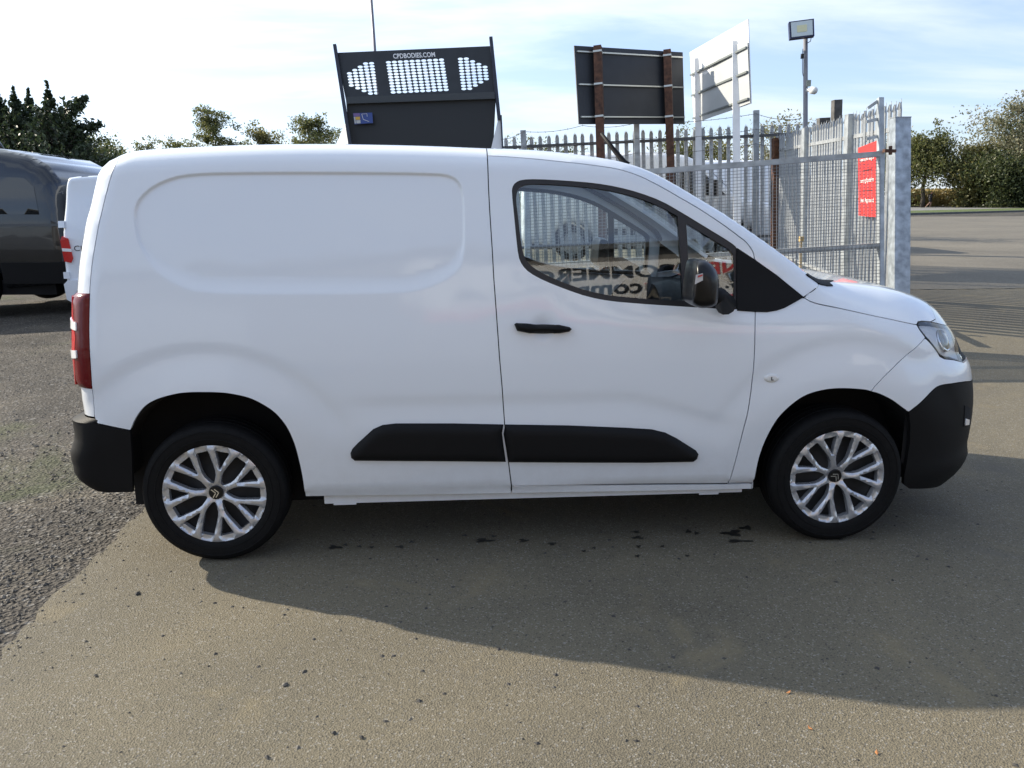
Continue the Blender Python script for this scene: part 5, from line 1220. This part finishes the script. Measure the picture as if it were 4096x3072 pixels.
for pa, pb in (((.45, .12), (.72, .10)), ((.72, .10), (.72, .38)), ((.45, .12), (.50, .62)), ((.50, .62), (.80, .85))):
    MB().bar(q2(stq, *pa)+nrm*.005, q2(stq, *pb)+nrm*.005, .006, .002, ref=(1, 0, 0)).obj('decal_line', mat('decal_white', (.6, .6, .6), .5), st)
WSIDE = mat('dropside_white', (.70, .72, .74), .4)
slab([P(1385, 490, DT+.1), P(1392, 490, DT+.1), P(1402, 620, DT+.2), P(1330, 620, DT+.9)], .03, WSIDE, 'dropside', tr)
slab([P(1996, 462, DT-.02), P(2006, 462, DT-.02), P(2012, 620, DT-.02), P(1958, 620, DT-.02)], .05, WSIDE, 'dropside', tr)
MB().bar(P(2004, 462, DT-.05), P(2011, 600, DT-.05), .02, .05, ref=(1, 0, 0)).obj('dropside_post', mat('upright_blue', (.02, .024, .04), .4), tr)
base = drop(P(1680, 700, DT+1.0)); bz = base[2]
mb = MB().box((base[0]-1.0, base[1]-.5, bz+.55), (base[0]+1.0, base[1]+3.6, bz+.75)); mb.tube([(base[0], base[1]+.6, bz+.7), (base[0], base[1]+.25, bz+1.9)], .06, 12); mb.obj('chassis', DARK, tr)
for (x, y) in ((-.85, 0), (.85, 0), (-.85, 2.9), (.85, 2.9)):
    rt = empty('wheel', np.array([base[0]+x, base[1]+y, bz+.36])-world_loc(tr)); rt.parent = tr; mb = MB(); mb.lathe([(.1, -.1), (.32, -.1), (.36, -.06), (.36, .06), (.32, .1), (.1, .1)], 20, 'x', (base[0]+x, base[1]+y, bz+.36)); mb.obj('tyre', RUBBER, rt, True)
# ---- the workshop behind the camera, whose sign mirrors in the door glass
wk = empty('workshop_building', (4.4, -12.5, 0), 'low workshop whose white sign is mirrored in the van window', 'building')
_n = np.array([-.26, .966, 0.]); _n /= np.linalg.norm(_n); _e = np.array([_n[1], -_n[0], 0.]); _p = np.array([4.4, -12.5, 0.])
def wkp(e, z, out=0.0): return _p+_e*e+_n*out+np.array([0, 0, z])
def wbox(name, e0, e1, z0, z1, o0, o1, m):
    V = [wkp(e, z, o) for z in (z0, z1) for e, o in ((e0, o0), (e1, o0), (e1, o1), (e0, o1))]
    return mesh_obj(name, V, [(0, 3, 2, 1), (4, 5, 6, 7), (0, 1, 5, 4), (1, 2, 6, 5), (2, 3, 7, 6), (3, 0, 4, 7)], m, wk)
WALLM = mat('render_wall', (.20, .19, .175), .9, noise=.15, nscale=1.2)
wbox('wall', -16, 10, 0, 4.3, -5.5, -.08, WALLM); wbox('roof', -16.3, 10.3, 4.3, 4.45, -5.8, .15, mat('roof_sheet', (.10, .105, .11), .6))
SW = mat('sign_white', (.84, .82, .78), .5)
wbox('sign_panel', -4.2, 4.1, 2.70, 3.96, -.07, -.01, SW); wbox('sign_stripe', -4.2, 4.1, 2.72, 2.90, -.005, -.002, RED); wbox('sign_panel', 4.5, 6.6, 2.1, 3.3, -.07, -.01, SW); wbox('roller_door', -12, -8, 0, 3.2, -.07, -.03, mat('roller_grey', (.30, .31, .32), .6))
BT = mat('sign_black', (.015, .015, .015), .5)
def wtext(body, eA, eB, z0, z1, m):     # reads from +e to -e, seen from the van
    V, F = text_mesh(body, 1, 0, .025); lo = V.min(0); hi = V.max(0)
    mesh_obj('lettering', [wkp(eA+(eB-eA)*(v[0]-lo[0])/(hi[0]-lo[0]), z0+(z1-z0)*(v[1]-lo[1])/(hi[1]-lo[1]), .002) for v in V], F, m, wk)
wtext('OLNEY', 3.15, 1.63, 3.46, 3.82, RED); wtext('COMMERCIALS', 1.43, -2.34, 3.46, 3.82, BT)
wtext('www.', 3.05, 2.22, 3.06, 3.27, BT); wtext('olney', 2.12, .76, 2.98, 3.38, RED); wtext('commercials.co.uk', .72, -3.5, 3.05, 3.40, BT)
wtext('OLNEY', 6.4, 4.7, 2.75, 3.1, RED); wtext('www.', 6.2, 5.0, 2.35, 2.55, BT)
# ================================================================== trees, hedge, jogger
def leaf_mat(name, c0, c1, trans=.35):
    m = bpy.data.materials.new(name); m.use_nodes = True; MATS[name] = m; nt = m.node_tree; N = nt.nodes; L = nt.links; b = N['Principled BSDF']
    oi = N.new('ShaderNodeNewGeometry'); r = N.new('ShaderNodeMix'); r.data_type = 'RGBA'; L.new(oi.outputs['Random Per Island'], r.inputs[0]); r.inputs[6].default_value = (*c0, 1); r.inputs[7].default_value = (*c1, 1)
    L.new(r.outputs[2], b.inputs['Base Color']); b.inputs['Roughness'].default_value = .5
    t = N.new('ShaderNodeBsdfTranslucent'); L.new(r.outputs[2], t.inputs[0]); mx = N.new('ShaderNodeMixShader'); mx.inputs[0].default_value = trans
    L.new(b.outputs[0], mx.inputs[1]); L.new(t.outputs[0], mx.inputs[2]); L.new(mx.outputs[0], N['Material Output'].inputs[0]); return m
BARK = mat('bark', (.06, .05, .042), .95, noise=.4, nscale=6)
LEAFD = leaf_mat('leaf_dark', (.03, .045, .017), (.11, .13, .045), .45); LEAFM = leaf_mat('leaf_mid', (.07, .09, .028), (.20, .20, .075), .5); LEAFY = leaf_mat('leaf_yellowing', (.10, .11, .035), (.27, .24, .09), .5); CONIF = leaf_mat('conifer_needles', (.018, .032, .016), (.060, .085, .036), .3); LEAFB = leaf_mat('leaf_pale', (.13, .14, .075), (.28, .26, .16), .4)
def leaves(pts, size, rg, flat=.0):
    n = len(pts); P0 = np.array(pts); a = rg.normal(size=(n, 3)); a /= np.linalg.norm(a, axis=1)[:, None]; b = rg.normal(size=(n, 3)); b -= a*(a*b).sum(1)[:, None]; b /= np.linalg.norm(b, axis=1)[:, None]
    s = (size*(.6+.8*rg.random(n)))[:, None]; V = np.stack([P0-a*s, P0+b*s*.5, P0+a*s, P0-b*s*.5], 1).reshape(-1, 3); F = np.arange(4*n).reshape(-1, 4); return V, F
def tree(name, base, h, spread, label, m, seed, nleaf=2600, lsize=.16, trunk=.16, bare=.25, group=None, dense=1.0, clumps=26, lean=(0, 0), up=.9):
    rg = np.random.default_rng(seed); base = np.array(base, float); root = empty(name, base, label, 'tree', group)
    mb = MB(); top = base+np.array([lean[0], lean[1], h*.82]); tr_ = [base+(top-base)*s+np.array([rg.normal(0, .02*h*s), rg.normal(0, .02*h*s), 0]) for s in np.linspace(0, 1, 7)]
    mb.tube(tr_, list(np.linspace(trunk, trunk*.2, 7)), 8); tips = []
    for k in range(clumps):
        s = bare+(1-bare)*rg.random()**.8; i = min(5, int(s*6)); p = tr_[i]+(tr_[i+1]-tr_[i])*(s*6-i if s < 1 else 1)
        az = rg.random()*6.283; ln = spread*(1.05-.75*abs(s-.45)*1.3)*(.55+.6*rg.random()); e = p+np.array([math.cos(az)*ln, math.sin(az)*ln, ln*up*(.2+.8*rg.random())]); 
        if e[2] > base[2]+h: e[2] = base[2]+h*(.93+.07*rg.random())
        mid_ = (p+e)/2+rg.normal(size=3)*.08*ln; mb.tube([p, mid_, e], [trunk*.32*(1-s*.6), trunk*.2*(1-s*.6), trunk*.07], 5); tips.append((e, ln)); tips.append((mid_, ln*.8))
        for q in range(2):
            e2 = mid_+rg.normal(size=3)*ln*.42; mb.tube([mid_, e2], [trunk*.12, trunk*.04], 4); tips.append((e2, ln*.7))
    mb.obj('trunk', BARK, root, True); pts = []
    wts = np.array([t[1] for t in tips]); wts /= wts.sum()
    for i in rg.choice(len(tips), nleaf, p=wts):
        c, l = tips[i]; r_ = l*.42*dense; pts.append(c+np.clip(rg.normal(size=3), -1.9, 1.9)*np.array([r_, r_, r_*.75])*.55)
    V, F = leaves(pts, lsize, rg); mesh_obj('crown', V, F, m, root); return root
def conifer(name, base, h, rad, label, seed, group='conifers behind the grey van'):
    rg = np.random.default_rng(seed); base = np.array(base, float); root = empty(name, base, label, 'tree', group); mb = MB(); mb.tube([base, base+np.array([0, 0, h*.99])], [.16, .008], 8)
    pts = []
    for k in range(int(h*105)):
        s = rg.random(); z = h*(.02+.97*s); r_ = rad*min(1, ((1-s)*2.3)**1.15+.03)*(.55+.5*rg.random()); az = rg.random()*6.283; ln = max(r_, .05)
        d = np.array([math.cos(az), math.sin(az), .75+.6*rg.random()]); o0 = base+np.array([0, 0, z-.75*ln])
        if ln > .35: mb.tube([o0, o0+d*ln*.9], [.014, .004], 4)
        for q in range(int(10+40*ln)):
            u = rg.random()**.6; pts.append(o0+d*ln*u+rg.normal(size=3)*np.array([.05, .05, .07])*(.35+ln/rad)*(1.2-u*.85))
    for q in range(120): u = rg.random(); pts.append(base+np.array([0, 0, h*(.84+.20*u)])+rg.normal(size=3)*.07*(1.08-u))
    mb.obj('trunk', BARK, root, True); V, F = leaves(pts, .052, rg); mesh_obj('crown', V, F, CONIF, root); return root
def gp_(x, d): q = P(x, 815, d); return np.array([q[0], q[1], float(ground_z(q[0], q[1]))])
def hgt(y, d, x): return P(x, y, d)[2]-float(ground_z(*P(x, y, d)[:2]))
CL = ['tall dark conifer with a thin feathery leader at the hedge end', 'dark conifer with a narrow pointed top in the hedge', 'dark conifer with a blunt pointed crown in the hedge row', 'tallest dark conifer spire at the right of the hedge row', 'dark conifer whose side branch sticks out beyond the hedge', 'low spreading dark conifer at the end of the hedge row']
for i, (x, y, d, r, sd) in enumerate(((40, 372, 21, 1.5, 3), (110, 385, 20.5, 1.35, 4), (168, 392, 21, 1.35, 5), (243, 368, 20, 1.35, 6), (305, 452, 20.5, 1.3, 8), (-70, 385, 21, 1.6, 9))):
    conifer('conifer', gp_(x, d), hgt(y, d, x), r, CL[i], sd)
# one lean branch beyond the conifers
for b0, b1, nn_ in ((P(255, 470, 20), P(345, 388, 20), 520), (P(300, 530, 20), P(402, 498, 20), 460)):
    rg = np.random.default_rng(21); pts = [b0+(b1-b0)*u+rg.normal(size=3)*.13*(1.1-u*.9) for u in rg.random(nn_)]
    V, F = leaves(pts, .06, rg); tag(mesh_obj('side_branch', V, F, CONIF, bpy.data.objects['conifer.004']), kind='stuff')
# deciduous trees behind the van roof
T = [(350, 550, 34, 1.3, LEAFD, 'dark green bush tree low beyond the conifers', 1.0, 5200), (430, 575, 36, 1.0, LEAFM, 'small round green tree beside the conifers behind the van', 1.0, 2600), (600, 548, 42, 1.0, LEAFM, 'low sparse green tree showing just over the van roof', .8, 1500), (735, 556, 42, 1.3, LEAFM, 'low leafy tree top between a sparse tree and a tall one', .8, 2400), (865, 418, 42, 1.15, LEAFM, 'tall sparse tree with open crown above the van roof', .8, 3400), (980, 568, 42, 1.0, LEAFM, 'low leafy tree top beside the rounded yellowing tree', .9, 1800), (1078, 505, 42, 1.05, LEAFY, 'rounded yellowing green tree above the van roof', 1.1, 4600), (1200, 545, 42, .9, LEAFY, 'small yellowing tree top between rounded and flat-topped trees', 1.0, 2000), (1270, 462, 40, 1.35, LEAFM, 'flat-topped leafy tree beside the tipper headboard', .85, 3800)]
T += [(490, 585, 40, .9, LEAFM, 'low shrub top just above the rear of the van roof', 1.0, 1500), (660, 578, 44, 1.0, LEAFY, 'low pale shrub top left of the tall sparse tree', .9, 1500), (805, 572, 44, 1.1, LEAFM, 'low green shrub at the foot of the tall sparse tree', .9, 1900), (930, 580, 44, 1.0, LEAFM, 'low green shrub right of the tall sparse tree', .9, 1700), (1020, 575, 44, .9, LEAFM, 'small green shrub against the rounded yellowing tree', .9, 1500), (1150, 570, 44, 1.1, LEAFM, 'low green shrub right of the rounded yellowing tree', .9, 1900), (1335, 520, 43, 1.1, LEAFM, 'leafy green tree touching the tipper dropside', .9, 2400)]
for i, (x, y, d, sp, m_, lb, de, nl) in enumerate(T):
    tree('tree', gp_(x, d), hgt(y, d, x)*1.10+.1, sp, lb, m_, 40+i, nleaf=int(nl*2.0), lsize=.060, trunk=.09, bare=.40, group='trees behind the van roof', dense=de*1.45)
# slim trees behind the long fence
T = [(2135, 540, 30, 1.2, 'slim green tree seen through the fence left of the sign posts', LEAFM, 2800), (2240, 545, 30, 1.2, 'slim green tree seen through the fence beside another slim tree', LEAFM, 3000), (2320, 590, 31, .9, 'short green tree low behind the fence', LEAFM, 1500), (2510, 640, 31, 1.3, 'low green bush behind the fence next to a steel post', LEAFY, 2000), (2740, 545, 27, 1.5, 'pale green tree between the black and the white sign boards', LEAFM, 3600), (2870, 560, 28, 1.5, 'leafy tree behind the white sign posts', LEAFY, 3600), (3070, 430, 26, 1.5, 'pale feathery tree above the rusty corner post', LEAFB, 3600)]
for i, (x, y, d, sp, lb, m_, nl) in enumerate(T):
    tree('tree', gp_(x, d), hgt(y, d, x), sp, lb, m_, 60+i, nleaf=int(nl*1.6), lsize=.046, trunk=.07, bare=.15, group='trees behind the fence', dense=.9, clumps=30)
# big trees along the pavement at the right
T = [(3690, 525, 105, 3.4, 'rounded green tree over the pavement where the jogger runs', LEAFM, 5600, .40), (3880, 575, 104, 3.2, 'yellowing bushy tree between the rounded tree and the tall pale tree', LEAFY, 7000, .05), (4045, 350, 103, 5.2, 'tall pale windblown tree above the pavement', LEAFB, 7500, .25), (3990, 660, 101, 4.6, 'dark bushy thicket below the tall windblown tree', LEAFD, 10000, .0), (4120, 640, 101, 4.6, 'wide dark shrub at the far end of the pavement', LEAFD, 10000, .0), (3560, 560, 108, 4.0, 'green tree half hidden behind the square gate post', LEAFM, 5000, .1)]
for i, (x, y, d, sp, lb, m_, nl, br) in enumerate(T):
    tree('tree', gp_(x, d), hgt(y, d, x), sp, lb, m_, 80+i, nleaf=int(nl*1.9), lsize=.165, trunk=.30, bare=br, group='trees along the pavement', dense=1.35 if i != 2 else 1.3, clumps=40, up=.75)
rg = np.random.default_rng(5); pts = []
for i in range(12000):
    x = 3560+rg.random()*620; d = 112+rg.random()*3; b = gp_(x, d); pts.append(b+np.array([0, 0, rg.random()**1.3*2.5]))
V, F = leaves(pts, .22, rg); tag(mesh_obj('undergrowth', V, F, leaf_mat('dry_grass', (.22, .17, .06), (.46, .36, .15), .45)), 'dry yellow undergrowth along the back of the pavement', 'undergrowth', kind='stuff')
# ---- jogger
def jogger():
    g = to_ground(3716, 833); d = float((g-CAM)@CF); h = (833-767)/FPX*d/1.0; k = h/1.75; root = empty('person', g, 'person in dark top and shorts jogging along the far pavement', 'person')
    J = {'pel': (0, 0, .95), 'che': (.06, 0, 1.30), 'nek': (.09, 0, 1.48), 'hed': (.13, 0, 1.62), 'hdt': (.14, 0, 1.72), 'lk': (.22, .09, .58), 'la': (.10, .09, .12), 'lt': (.24, .09, .05), 'rk': (-.05, -.09, .55), 'ra': (-.38, -.09, .22), 'rt': (-.45, -.09, .08), 'ls': (.05, .19, 1.40), 'le': (-.12, .24, 1.16), 'lh': (.10, .20, 1.05), 'rs': (.05, -.19, 1.40), 're': (-.02, -.25, 1.12), 'rh': (.24, -.20, 1.20)}
    E = [('pel', 'che'), ('che', 'nek'), ('nek', 'hed'), ('hed', 'hdt'), ('pel', 'lk'), ('lk', 'la'), ('la', 'lt'), ('pel', 'rk'), ('rk', 'ra'), ('ra', 'rt'), ('che', 'ls'), ('ls', 'le'), ('le', 'lh'), ('che', 'rs'), ('rs', 're'), ('re', 'rh')]
    R_ = dict(pel=.15, che=.17, nek=.06, hed=.105, hdt=.085, lk=.075, la=.05, lt=.045, rk=.075, ra=.05, rt=.045, ls=.08, le=.055, lh=.045, rs=.08, re=.055, rh=.045)
    nm = list(J); me = bpy.data.meshes.new('body'); me.from_pydata([tuple(np.array(J[n])*k) for n in nm], [(nm.index(a), nm.index(b)) for a, b in E], [])
    o = bpy.data.objects.new('body', me); COL.objects.link(o); o.parent = root
    sk = o.modifiers.new('skin', 'SKIN')
    for i, n in enumerate(nm): me.skin_vertices[0].data[i].radius = (R_[n]*k, R_[n]*k); me.skin_vertices[0].data[i].use_root = (n == 'pel')
    sb = o.modifiers.new('sub', 'SUBSURF'); sb.levels = 1; sb.render_levels = 1
    m = bpy.data.materials.new('jogger'); m.use_nodes = True; nt = m.node_tree; b = nt.nodes['Principled BSDF']; tc = nt.nodes.new('ShaderNodeTexCoord'); sp = nt.nodes.new('ShaderNodeSeparateXYZ'); nt.links.new(tc.outputs['Object'], sp.inputs[0]); r = nt.nodes.new('ShaderNodeValToRGB'); r.color_ramp.interpolation = 'CONSTANT'
    mr = nt.nodes.new('ShaderNodeMapRange'); mr.inputs[2].default_value = 1.8*k; nt.links.new(sp.outputs[2], mr.inputs[0]); nt.links.new(mr.outputs[0], r.inputs[0]); e = r.color_ramp.elements; e[0].color = (.6, .6, .6, 1); e[1].position = .07; e[1].color = (.42, .25, .18, 1)
    for p_, c_ in ((.36, (.012, .012, .018)), (.84, (.42, .2, .14)), (.94, (.25, .08, .05))): x = e.new(p_); x.color = (*c_, 1)
    nt.links.new(r.outputs[0], b.inputs['Base Color']); me.materials.append(m)
jogger()
